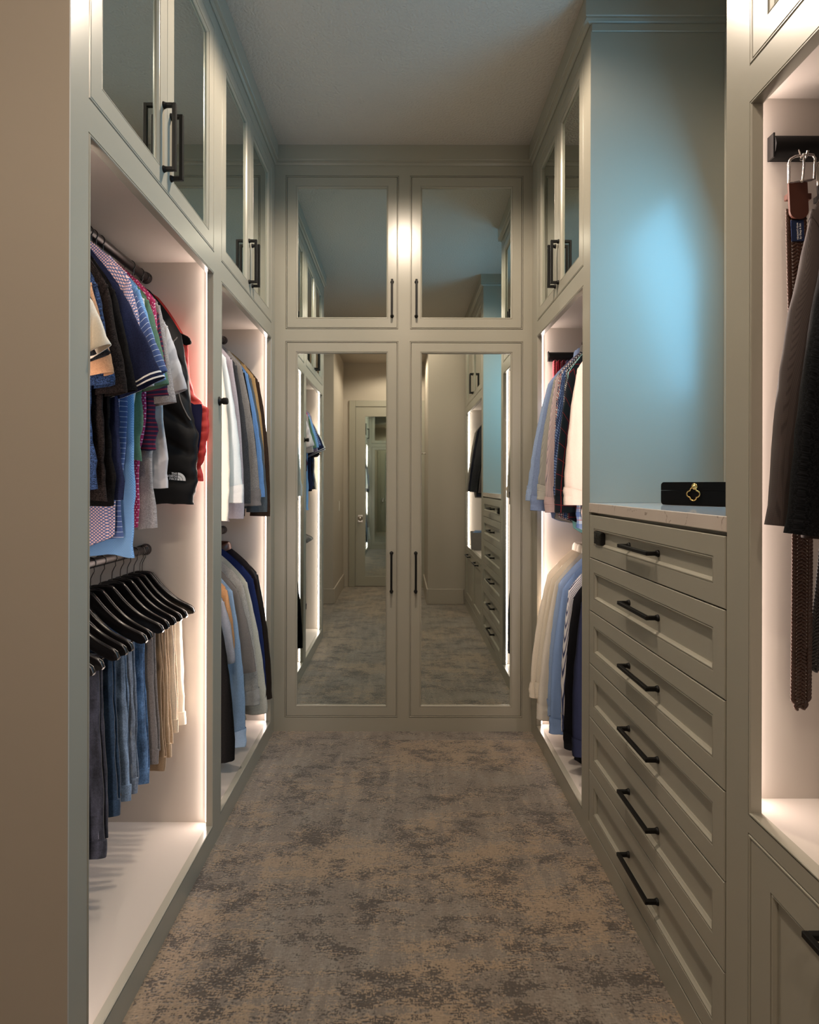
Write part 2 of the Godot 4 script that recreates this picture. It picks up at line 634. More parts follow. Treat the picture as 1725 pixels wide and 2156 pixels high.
func body_half(o: Dictionary, k: float) -> float:
	if o.get("vest", false):
		var tab := [[0.0, 0.172], [0.08, 0.182], [0.2, 0.196], [0.38, 0.205], [0.46, 0.217], [0.55, 0.229], [0.85, 0.23], [1.0, 0.218]] if o.get("full", false) else [[0.0, 0.158], [0.1, 0.160], [0.22, 0.164], [0.3, 0.178], [0.38, 0.204], [0.43, 0.226], [0.55, 0.224], [1.0, 0.205]]
		for i in tab.size() - 1:
			if k <= tab[i + 1][0]:
				return o.get("vw", 1.0) * lerpf(tab[i][1], tab[i + 1][1], smoothstep(0.0, 1.0, (k - tab[i][0]) / (tab[i + 1][0] - tab[i][0])))
		return 0.215 * o.get("vw", 1.0)
	return lerpf(o.ws, o.ws * 0.93, k / 0.3) if k < 0.3 else lerpf(o.ws * 0.93, o.bw, (k - 0.3) / 0.7)

func wave(o: Dictionary, x: float, y: float, k: float) -> float:
	var sd: float = o.seed * 17.3
	return smoothstep(0.02, 0.5, k) * o.fold * (sin(x * 30.0 + sd + 1.5 * y) * 0.75 * smoothstep(0.1, 0.9, k) + nz.get_noise_3d(x * 800.0, y * 120.0, sd * 10.0) * 1.8) + 0.004 * nz.get_noise_2d(y * 300.0, sd)

func quilting(o: Dictionary, k: float) -> float:
	return 0.58 + 0.64 * pow(absf(sin(PI * k * o.len / o.quilt)), 0.45) if o.get("quilt", 0.0) > 0.0 else 1.0

func front_z(o: Dictionary, x: float, y: float, k: float) -> float:
	var cx := pow(clampf(absf(x) / body_half(o, k), 0.0, 1.0), 1.0 / 0.75)
	return lerpf(0.004, o.th, smoothstep(0.0, 0.22, k)) * quilting(o, k) * pow(sqrt(maxf(0.0, 1.0 - cx * cx)), 0.6) + wave(o, x, y, k)

func body_mesh(o: Dictionary) -> MB:
	var mb := MB.new()
	mb.xf = Transform3D(Basis(), Vector3(0, o.y0, 0))
	var rows := 22 if o.get("quilt", 0.0) == 0.0 else 60
	var cols := 44
	var pts := PackedVector3Array()
	var uvs := PackedVector2Array()
	var extra := [[1.0, 0.004, 0.004], [0.93, 0.004, 0.004]]
	for r in rows + 1 + extra.size():
		var k := minf(float(r) / rows, 1.0)
		var less := 0.0
		if r > rows:
			k = extra[r - rows - 1][0]
			less = extra[r - rows - 1][1]
		var w := body_half(o, k) - less
		var sway: float = smoothstep(0.15, 1.0, k) * (0.016 * nz.get_noise_2d(k * 150.0, o.seed * 70.0) + 0.010 * sin(o.seed * 5.0))
		var th: float = lerpf(0.004, o.th, smoothstep(0.0, 0.22, k)) - less * 0.7
		if o.get("quilt", 0.0) > 0.0:
			th *= quilting(o, k)
		for c in cols + 1:
			var a := TAU * c / cols
			var cx := cos(a)
			var sx := sin(a)
			var x := w * signf(cx) * pow(absf(cx), 0.75) * (1.0 + 0.05 * k * nz.get_noise_2d(k * 240.0 + 40.0 * signf(cx), o.seed * 33.0)) + sway
			var yb: float = -0.068 - o.len - o.get("tail", 0.0) * (1.0 - pow(absf(cx), 2.0)) + 0.012 * nz.get_noise_2d(x * 300.0, o.seed * 90.0) + x * 0.06 * sin(o.seed * 3.0)
			var y := lerpf(top_y(x, o.ws, o.drop), yb, k)
			var z := th * signf(sx) * pow(absf(sx), 0.6) + wave(o, x, y, k)
			pts.append(Vector3(x, y, z))
			uvs.append(Vector2(x + z * 0.6, y))
	mb.grid(pts, uvs, rows + 1 + extra.size(), cols + 1, true)
	return mb

func sleeve_mesh(o: Dictionary, side: float, k0: float, k1: float, grow := 0.0, mouth := true) -> MB:
	var mb := MB.new()
	mb.xf = Transform3D(Basis(), Vector3(0, o.y0, 0))
	var ws: float = o.ws
	var sd: float = o.seed * 31.7 + side * 5.0
	var e0 := Vector2(ws - 0.045, top_y(ws - 0.045, ws, o.drop) + 0.002)
	var e1 := Vector2(ws + 0.006, top_y(ws, ws, o.drop) - 0.010)
	var a0 := deg_to_rad(o.sa + 3.0)
	var a1 := deg_to_rad(o.get("sb", o.sa))
	var em: Vector2 = e1 + Vector2(sin(a0), -cos(a0)) * (o.sl * 0.5)
	var e2: Vector2 = em + Vector2(sin(a1), -cos(a1)) * (o.sl * 0.5)
	var p1 := Vector2(-cos(a1), -sin(a1))
	var i0 := Vector2(ws - 0.06, top_y(ws, ws, o.drop) - 0.17)
	var i2: Vector2 = e2 + p1 * (2.0 * o.sw)
	var im: Vector2 = em.lerp(i0.lerp(i2, 0.5), 0.35) + (i0.lerp(i2, 0.5) - em) * 0.45
	var rows := 18
	var cols := 22
	var pts := PackedVector3Array()
	var uvs := PackedVector2Array()
	var list := []
	for r in rows + 1:
		list.append([lerpf(k0, k1, float(r) / rows), 0.0])
	if mouth:
		list.append([k1, 0.004])
		list.append([maxf(k0, k1 - 0.08 / maxf(o.sl, 0.1)), 0.004])
	for q in list:
		var k: float = q[0]
		var e: Vector2
		if k < 0.1:
			e = e0.lerp(e1, k / 0.1)
		else:
			var s := (k - 0.1) / 0.9
			e = e1.lerp(em, s).lerp(em.lerp(e2, s), s)
		var i := i0.lerp(im, k).lerp(im.lerp(i2, k), k)
		var c := (e + i) / 2.0
		var h := (e - i) / 2.0
		var hl := h.length()
		h = h.normalized() * (hl + grow - q[1])
		var tz: float = lerpf(0.006, o.st, smoothstep(0.0, 0.3, k)) + grow - q[1]
		for cc in cols + 1:
			var a := TAU * cc / cols
			var cx := signf(cos(a)) * pow(absf(cos(a)), 0.8)
			var sx := signf(sin(a)) * pow(absf(sin(a)), 0.8)
			var fold: float = o.fold * 1.1 * smoothstep(0.05, 0.4, k) * (nz.get_noise_3d(cx * 110.0, k * o.sl * 420.0, sd * 9.0) + 0.5 * sin(cx * 5.0 + k * 7.0 + sd))
			var wob: float = 0.35 * o.fold * nz.get_noise_2d(k * o.sl * 900.0, sd * 20.0 + cx * 20.0)
			var p := c + h * cx * (1.0 + wob / maxf(hl, 0.02) * 2.0)
			pts.append(Vector3(side * p.x, p.y, tz * sx + fold + o.get("sz", 0.0) * k))
			uvs.append(Vector2(hl * cx + tz * sx * 0.7, k * o.sl))
	mb.grid(pts, uvs, list.size(), cols + 1, true, side < 0.0)
	return mb

func collar_mesh(o: Dictionary, tall: float) -> MB:
	var mb := MB.new()
	mb.xf = Transform3D(Basis(), Vector3(0, o.y0 - 0.07, 0))
	var pts := PackedVector3Array()
	var prof := [[0.0, -0.012], [0.0, tall], [0.003, tall + 0.004], [0.008, tall], [0.013, tall * 0.4], [0.016, -0.016], [0.013, -0.016]]
	for p in prof:
		for c in 29:
			var a := TAU * c / 28
			var front := maxf(0.0, sin(a))
			pts.append(Vector3((0.058 + p[0]) * cos(a), p[1] - 0.02 * front * front, (minf(0.03, o.th + 0.012) + p[0]) * sin(a)))
	mb.grid(pts, PackedVector2Array(), prof.size(), 29, true)
	return mb

var hanger_parts := {}
func make_hanger_meshes() -> void:
	var arm := MB.new()
	var path := []
	var axes := []
	var ha := []
	var hb := []
	for i in 41:
		var s := -1.0 + 2.0 * i / 40.0
		var x := 0.192 * s
		var a := absf(x)
		var y := -0.092
		if a > 0.028:
			var k := (a - 0.028) / 0.164
			y = -0.092 - 0.112 * (1.25 * k - 0.25 * k * k) + 0.018 * sin(PI * k) * -1.0 - 0.012 * pow(k, 6.0)
		path.append(Vector3(x, y, 0.012 * s * s))
		axes.append(Vector3.UP)
		ha.append(lerpf(0.02, 0.0165, minf(1.0, a / 0.06)) * (1.0 if a < 0.17 else sqrt(maxf(0.05, 1.0 - pow((a - 0.17) / 0.0225, 2.0)))))
		hb.append(0.0062)
	arm.sweep(path, axes, ha, hb, 16, 0.55)
	hanger_parts.arm = arm.mesh()
	var bar := MB.new()
	bar.tube([Vector3(-0.15, -0.196, 0.006), Vector3(-0.15, -0.214, 0.006), Vector3(-0.145, -0.219, 0.006), Vector3(0.145, -0.219, 0.006), Vector3(0.15, -0.214, 0.006), Vector3(0.15, -0.196, 0.006)], 0.004, 8)
	hanger_parts.bar = bar.mesh()
	var hook := MB.new()
	var hp := [Vector3(0, -0.08, 0), Vector3(0, -0.06, 0), Vector3(0.001, -0.045, 0), Vector3(0.006, -0.034, 0), Vector3(0.012, -0.024, 0)]
	for i in 17:
		var a := deg_to_rad(-48.0 + 228.0 * i / 16.0)
		hp.append(Vector3(0.0168 * cos(a), 0.0168 * sin(a), 0))
	hp.append(Vector3(-0.0178, -0.008, 0))
	hook.tube(hp, 0.0016, 7)
	hanger_parts.hook = hook.mesh()

func hanger(label: String, rod: Vector3, turn: float, body: Material = null, with_bar := true, group := "hangers on the rails", tips := false, half := 0.169) -> void:
	var o := thing("clothes_hanger", label, "hanger", rod + Vector3(0, -0.223, 0), turn, group)
	var a := part("hanger_arm", hanger_parts.arm, body if body else M.hanger, o)
	a.position.y = 0.223
	if not with_bar:
		a.scale = Vector3(half / 0.192, 1.0, 0.4)
		a.position.y = 0.190 if tips else 0.205
	if with_bar:
		part("trouser_bar", hanger_parts.bar, body if body else M.hanger, o).position.y = 0.223
	part("hook", hanger_parts.hook, M.wire, o).position.y = 0.223

func garment(called: String, label: String, category: String, x: float, h: float, d: float, mat: Material, opt := {}) -> Node3D:
	var o := {"ws": 0.2, "bw": 0.2, "len": 0.70, "th": 0.013, "drop": 0.155, "sl": 0.23, "sa": 20.0, "sw": 0.078, "st": 0.019, "fold": 0.006, "seed": rng.randf() * 9.0, "yaw": rng.randf_range(-4.0, 4.0)}
	o.merge(opt, true)
	if o.get("long", false):
		var lo := {"sl": 0.60, "sa": 13.0, "sb": 4.0, "sw": 0.05, "st": 0.02}
		lo.merge(opt, true)
		o.merge(lo, true)
	if o.has("hem"):
		# where the outer end of the sleeve hangs, in units of the photograph's back plane
		var q := Vector2(absf(absf(x) - absf(o.hem.x)) * U - (o.ws + 0.006), (h - o.hem.y) * U - (0.078 + o.drop))
		o.sl = q.length()
		o.sa = rad_to_deg(atan2(q.x, q.y))
		o.sb = o.sa - (6.0 if o.get("long", false) else 0.0)
		o.sa += 3.0 if o.get("long", false) else 0.0
	o.y0 = 0.068 + o.len
	var rod := P(x, h, d)
	var g := thing(called, label, category, rod - Vector3(0, o.y0, 0), deg_to_rad(o.yaw), o.get("group", "clothes on the rails"))
	part("body", body_mesh(o), mat, g)
	if not o.get("vest", false):
		var smat: Material = o.get("sleeve_mat", mat)
		for s in [-1.0, 1.0]:
			var end: float = 1.0 - (0.065 / o.sl if o.has("cuff") else 0.0)
			part("sleeve", sleeve_mesh(o, s, 0.0, end), smat, g)
			part("seam", sleeve_mesh(o, s, 0.10, 0.125, 0.0022, false), smat, g)
			if o.has("cuff"):
				part("cuff", sleeve_mesh(o, s, end - 0.004, 1.0, 0.0035), o.cuff, g)
			if o.has("trim"):
				part("sleeve_trim", sleeve_mesh(o, s, 0.935, 0.952, 0.0012, false), o.trim, g)
				part("sleeve_trim", sleeve_mesh(o, s, 0.984, 1.0, 0.0015, false), o.trim, g)
	else:
		if o.has("piping"):
			for s in [-1.0, 1.0]:
				var path := []
				for i in 19:
					var k := 0.05 + 0.40 * i / 18.0
					var xx := body_half(o, k) - 0.045 * sin(PI * minf(1.0, k / 0.46)) - 0.004
					var yy: float = lerpf(top_y(xx, o.ws, o.drop), -0.068 - o.len, k)
					path.append(Vector3(s * xx, yy + o.y0, front_z(o, xx, yy, k) + 0.0012))
				var mb := MB.new()
				mb.tube(path, 0.0022, 6)
				part("armhole_piping", mb, o.piping, g)
	if o.has("collar"):
		part("collar", collar_mesh(o, o.get("collar_tall", 0.016)), o.collar, g)
	if not o.get("bare", false):
		hanger("%s hanger inside %s" % ["brown" if o.get("wooden", false) else "black", label], rod, deg_to_rad(o.yaw), M.wood if o.get("wooden", false) else null, false, "hangers on the rails", o.get("vest", false), 0.186 if o.has("vw") else o.ws - 0.032)
	g.set_meta("o", o)
	return g

func trousers(label: String, d: float, mat: Material, hw: float, drop: float, opt := {}) -> void:
	var rod := P(-372, -95, d)
	var top := 0.214
	var y0 := top + drop
	var yaw := deg_to_rad(opt.get("yaw", rng.randf_range(-4.0, 4.0)))
	var g := thing("trousers", label, "trousers", rod - Vector3(0, y0, 0), yaw, "trousers folded over hangers")
	var sd := rng.randf() * 50.0
	var path := []
	var axes := []
	var a := []
	var b := []
	var n := 16
	for i in n + 1:
		var k := float(i) / n
		path.append(Vector3(0, lerpf(-top - drop * 0.93, -top - 0.006, k), lerpf(-0.0125, -0.0085, k)))
		axes.append(Vector3(0, 0, -1))
		a.append(lerpf(0.007, 0.005, k)); b.append(lerpf(hw * 0.96, hw * 0.88, k))
	for i in 7:
		var q := PI * (i + 1) / 8.0
		path.append(Vector3(0, -top - 0.006 + 0.009 * sin(q), -0.0085 * cos(q)))
		axes.append(Vector3(0, sin(q), -cos(q)))
		a.append(0.005); b.append(hw * 0.87)
	for i in n + 1:
		var k := float(i) / n
		path.append(Vector3(0, lerpf(-top - 0.006, -top - drop + 0.03, k), lerpf(0.0085, 0.0125, k)))
		axes.append(Vector3(0, 0, 1))
		a.append(lerpf(0.005, 0.0085, k)); b.append(lerpf(hw * 0.88, hw, k))
	var bend := func(p: Vector3, _k: float) -> Vector3:
		var m := smoothstep(-top, -top - 0.15, p.y)
		p.z += m * (0.006 * nz.get_noise_3d(p.x * 900.0, p.y * 120.0, sd * 9.0) + 0.0035 * sin(p.x * 40.0 + sd))
		p.x += m * 0.007 * nz.get_noise_2d(p.y * 260.0, sd * 11.0 + signf(p.z) * 40.0)
		p.y += y0
		return p
	var mb := MB.new()
	mb.sweep(path, axes, a, b, 26, 0.6, true, bend)
	part("legs", mb, mat, g)
	# the waistband hangs lowest on the front side
	var wb := MB.new()
	var wp := []
	var wa := []
	var wx := []
	var wz := []
	for i in 5:
		wp.append(Vector3(0, lerpf(-top - drop + 0.045, -top - drop, i / 4.0), 0.0125))
		wx.append(Vector3(0, 0, 1))
		wa.append(0.0105 if i in [1, 2, 3] else 0.0095)
		wz.append(hw * 1.03)
	wb.sweep(wp, wx, wa, wz, 26, 0.6, true, bend)
	part("waistband", wb, opt.get("band", mat), g)
	if opt.get("jeans", false):
		var st := MB.new()
		for s in [-0.55, 0.62]:
			st.box(Vector3(hw * s - 0.005, 0.001, 0.020), Vector3(hw * s + 0.005, 0.05, 0.0255), 0.001)
		part("belt_loops", st, mat, g)
		var bt := MB.new()
		bt.xf = Transform3D(Basis(), Vector3(hw * 0.82, 0.022, 0.021))
		bt.lathe([Vector2(0.0085, 0), Vector2(0.0085, 0.002), Vector2(0.006, 0.0035), Vector2(0, 0.003)], 14)
		if opt.get("shown", false):
			part("button", bt, M.gold, g, "brass button")
		var seam := MB.new()
		for s in [0.93, 0.2]:
			var sp := []
			for i in 13:
				var yy := lerpf(-top - 0.03, -top - drop + 0.05, i / 12.0)
				var q: Vector3 = bend.call(Vector3(hw * s * lerpf(0.88, 1.0, i / 12.0) * 0.985, yy, lerpf(0.014, 0.020, i / 12.0) if s < 0.5 else lerpf(0.0105, 0.0165, i / 12.0)), 0.0)
				sp.append(q)
			seam.tube(sp, 0.0011, 5)
		part("side_seam", seam, opt.get("seam", mat), g)
	hanger("black hanger holding %s" % label, rod, yaw, null, true, "black hangers on the lower left rail")

# ---------------------------------------------------------------- scene
const LED_E := 0.27
const SPOT_E := 2.15
const WIN_E := 2.1

func _ready() -> void:
	rng.seed = 7
	nz.seed = 12
	nz.frequency = 0.02
	# camera
	var cam := Camera3D.new()
	cam.name = "camera"
	cam.projection = Camera3D.PROJECTION_FRUSTUM
	cam.near = 0.05
	cam.far = 60.0
	cam.size = 2.0 * 0.05 * 1078.0 / 1230.0
	cam.frustum_offset = Vector2(15.5, -58.0) * (0.05 / 1230.0)
	cam.position = Vector3(0, FLOOR_H * U, 0)
	cam.rotation.z = 0.0022
	add_child(cam)
	cam.current = true
	# sky seen only through the frosted window, and exposure
	var env := Environment.new()
	env.background_mode = Environment.BG_SKY
	var sky := Sky.new()
	var sm := ProceduralSkyMaterial.new()
	sm.sky_top_color = Color(0.25, 0.45, 0.7)
	sm.sky_horizon_color = Color(0.55, 0.7, 0.8)
	sm.ground_bottom_color = Color(0.2, 0.2, 0.2)
	sm.ground_horizon_color = Color(0.4, 0.45, 0.5)
	sky.sky_material = sm
	env.sky = sky
	env.tonemap_mode = Environment.TONE_MAPPER_LINEAR
	env.tonemap_exposure = 1.08
	env.sdfgi_enabled = true
	env.ssao_enabled = true
	env.ssil_enabled = true
	var we := WorldEnvironment.new()
	we.name = "environment"
	we.environment = env
	add_child(we)
	# daylight just inside the niche window
	var wl := AreaLight3D.new()
	wl.name = "window_light"
	wl.area_size = Vector2(0.46, 1.1)
	wl.area_normalize_energy = true
	wl.light_energy = WIN_E
	wl.light_color = Color(0.40, 0.71, 0.88)
	wl.shadow_enabled = true
	wl.area_range = 10.0
	wl.area_attenuation = 2.0
	add_child(wl)
	wl.transform = Transform3D(Basis(Vector3.BACK, deg_to_rad(18.0)) * Basis(Vector3.UP, PI / 2), Vector3(BACK_R * U + 0.07, 1.93, -0.534 * D))
	make_materials()
	make_hanger_meshes()
	build_shell()
	build_cabinets()
	build_niche()
	build_left_clothes()
	build_right_clothes()
	build_small_things()

func downlight(label: String, at: Vector3, strength := 1.0) -> void:
	var o := thing("ceiling_downlight", label, "light", at, 0.0, "recessed downlights")
	var mb := MB.new()
	mb.xf = Transform3D(Basis(Vector3.RIGHT, PI / 2), Vector3.ZERO)
	mb.lathe([Vector2(0.062, 0.0), Vector2(0.062, 0.004), Vector2(0.052, 0.005), Vector2(0.048, 0.001)], 28)
	part("trim_ring", mb, M.wall, o)
	var lb := MB.new()
	lb.xf = mb.xf
	lb.lathe([Vector2(0.049, 0.0012), Vector2(0.0, 0.0012)], 28)
	part("lens", lb, M.lens, o)
	var l := SpotLight3D.new()
	l.name = "downlight_beam"
	l.light_energy = SPOT_E * strength
	l.light_color = Color(1.0, 0.92, 0.83)
	l.light_size = 0.05
	l.spot_angle = 80.0
	l.spot_angle_attenuation = 0.35
	l.spot_range = 9.0
	l.spot_attenuation = 2.0
	l.shadow_enabled = true
	o.add_child(l)
	l.position = Vector3(0, -0.02, 0)
	l.rotation.x = -PI / 2

func slab(lo: Vector3, hi: Vector3) -> MB:
	var mb := MB.new()
	mb.box(lo, hi, 0.0)
	return mb

func build_shell() -> void:
	var zb := -1.24 * D
	var zn := 0.43 * D
	var fl := MB.new()
	fl.quad(Vector3(BACK_L * U - 0.1, 0, zn), Vector3(BACK_R * U + 0.3, 0, zn), Vector3(BACK_R * U + 0.3, 0, zb), Vector3(BACK_L * U - 0.1, 0, zb))
	for i in 4:
		fl.t[i] = Vector2((fl.v[i].x + 1.4) / 2.9, (-fl.v[i].z + 1.4) / 4.35)
	fl.box(Vector3(BACK_L * U - 0.1, -0.1, zb), Vector3(BACK_R * U + 0.3, -0.002, zn), 0.0)
	struct("floor", fl, M.carpet, "distressed taupe and sand carpet covering the floor between the cabinets", "carpet")
	struct("ceiling", slab(Vector3(BACK_L * U - 0.1, CEIL_Y, zb), Vector3(BACK_R * U + 0.3, CEIL_Y + 0.1, zn)), M.ceiling, "plain taupe textured ceiling above the cabinets", "ceiling")
	struct("wall_back", slab(Vector3(BACK_L * U - 0.1, 0, zb - 0.1), Vector3(BACK_R * U + 0.3, CEIL_Y, zb)), M.wall, "wall hidden behind the mirrored end cabinet", "wall")
	struct("wall_left", slab(Vector3(BACK_L * U - 0.12, 0, zb), Vector3(BACK_L * U, CEIL_Y, zn)), M.wall, "taupe painted wall behind the left wardrobes", "wall")
	struct("wall_left_end", slab(Vector3(BACK_L * U, 0, -0.3843 * D), Vector3(XL * U + 0.001, CEIL_Y, -0.3828 * D)), M.wall, "plain taupe wall end at the left edge of the view", "wall")
	# right wall with the opening of the niche window
	var x := BACK_R * U
	var w0 := -0.620 * D
	var w1 := -0.448 * D
	var wr := MB.new()
	wr.box(Vector3(x, 0, zb), Vector3(x + 0.16, CEIL_Y, w0), 0.0)
	wr.box(Vector3(x, 0, w1), Vector3(x + 0.16, CEIL_Y, zn), 0.0)
	wr.box(Vector3(x, 0, w0), Vector3(x + 0.16, 1.31, w1), 0.0)
	wr.box(Vector3(x, 2.56, w0), Vector3(x + 0.16, CEIL_Y, w1), 0.0)
	struct("wall_right", wr, M.paint, "painted wall behind the right cabinets and the counter niche", "wall")
	var win := MB.new()
	win.xf = Transform3D(Basis(Vector3.UP, -PI / 2), Vector3(x, 0, w0))
	win.ring(0, 1.31, w1 - w0, 2.56, [Vector2(-0.035, 0), Vector2(-0.035, 0.012), Vector2(0.006, 0.012), Vector2(0.006, -0.13), Vector2(0.03, -0.13), Vector2(0.03, -0.155)])
	var wo := struct("window_1", win, M.paint, "frosted daylight window in the back of the counter niche", "window")
	var pn := MB.new()
	pn.xf = win.xf
	pn.box(Vector3(0.028, 1.338, -0.15), Vector3(w1 - w0 - 0.028, 2.532, -0.142), 0.0)
	part("pane", pn, M.pane, wo)
	# behind the camera: the opening to the passage and the passage with its door
	var zf := 0.06 * D
	var ze := 0.407 * D
	var hy := (616.0 + FLOOR_H) * U
	struct("wall_front_left", slab(Vector3(BACK_L * U, 0, zf), Vector3(-299 * U, CEIL_Y, zn)), M.wall, "taupe wall left of the passage opening, seen in the left mirror", "wall")
	struct("wall_front_right", slab(Vector3(113 * U, 0, zf), Vector3(BACK_R * U, CEIL_Y, zn)), M.wall, "taupe wall right of the passage opening, seen in the right mirror", "wall")
	struct("wall_front_header", slab(Vector3(-299 * U, hy, zf), Vector3(113 * U, CEIL_Y, zn)), M.wall, "wall above the passage opening, seen in the left mirror", "wall")
	struct("wall_passage_end", slab(Vector3(-299 * U, 0, ze), Vector3(113 * U, hy, zn)), M.wall, "end wall of the passage round the mirrored door", "wall")
	var k := 0.0
	for q in [[Vector3(BACK_L * U, 0, zf - 0.015), Vector3(-299 * U + 0.001, 0.165, zf)], [Vector3(113 * U - 0.001, 0, zf - 0.015), Vector3(XR * U - 0.01, 0.165, zf)], [Vector3(-299 * U, 0, zf - 0.014), Vector3(-299 * U + 0.015, 0.165, ze)], [Vector3(113 * U - 0.015, 0, zf - 0.014), Vector3(113 * U, 0.165, ze)]]:
		var bb := MB.new()
		bb.box(q[0], q[1], 0.004)
		struct(["baseboard_front_left", "baseboard_front_right", "baseboard_passage_left", "baseboard_passage_right"][int(k)], bb, M.wall, ["baseboard under the wall left of the passage, in the left mirror", "baseboard under the wall right of the passage, in the right mirror", "baseboard along the left side of the passage, in the left mirror", "baseboard along the right side of the passage, in the right mirror"][int(k)], "baseboard")
		k += 1
	# the door: it faces the mirrors, so its front looks along -z
	var dz := Transform3D(Basis(Vector3.UP, PI), Vector3(0, 0, ze))
	var dm := MB.new()
	dm.xf = dz
	var dx0 := -85.0 * U
	var dx1 := 236.0 * U
	var dt := (392.0 + FLOOR_H) * U
	dm.ring(dx0, 0.012, dx1, dt, [Vector2(0, 0.0005), Vector2(0, 0.012), Vector2(0.118, 0.012), Vector2(0.122, 0.006)])
	var dr := struct("door_1", dm, M.paint, "painted door with a tall mirror at the end of the passage, seen in the left mirror", "door")
	var cm := MB.new()
	cm.xf = dz
	for q in [[dx0 - 0.085, 0.0, dx0 - 0.004, dt + 0.085], [dx1 + 0.004, 0.0, dx1 + 0.085, dt + 0.085], [dx0 - 0.004, dt + 0.004, dx1 + 0.004, dt + 0.085]]:
		cm.box(Vector3(q[0], q[1], 0.0005), Vector3(q[2], q[3], 0.022), 0.004)
	part("casing", cm, M.paint, dr)
	var gm := MB.new()
	gm.xf = dz
	gm.box(Vector3(dx0 + 0.12, 0.132, 0.002), Vector3(dx1 - 0.12, dt - 0.12, 0.008), 0.001)
	part("mirror_pane", gm, M.mirror, dr)
	var km := MB.new()
	km.xf = dz * Transform3D(Basis(), Vector3(212 * U, 0.86, 0.012))
	km.box(Vector3(-0.03, -0.045, 0), Vector3(0.03, 0.045, 0.005), 0.002)
	km.lathe([Vector2(0.011, 0.004), Vector2(0.011, 0.03), Vector2(0.026, 0.036), Vector2(0.029, 0.046), Vector2(0.022, 0.058), Vector2(0, 0.06)], 20)
	part("door_knob", km, M.steel, dr, "polished chrome knob on a square plate")
	for q in [[3.0, 0.655, "recessed ceiling downlight over the middle of the dressing room"], [3.0, 0.09, "recessed ceiling downlight nearest the passage opening"]]:
		downlight(q[2], P(q[0], 710, q[1]), 1.0 if q[1] > 0.5 else 0.48)
	downlight("recessed downlight in the passage ceiling before the mirrored door", P(-12, 616, -0.22), 0.5)

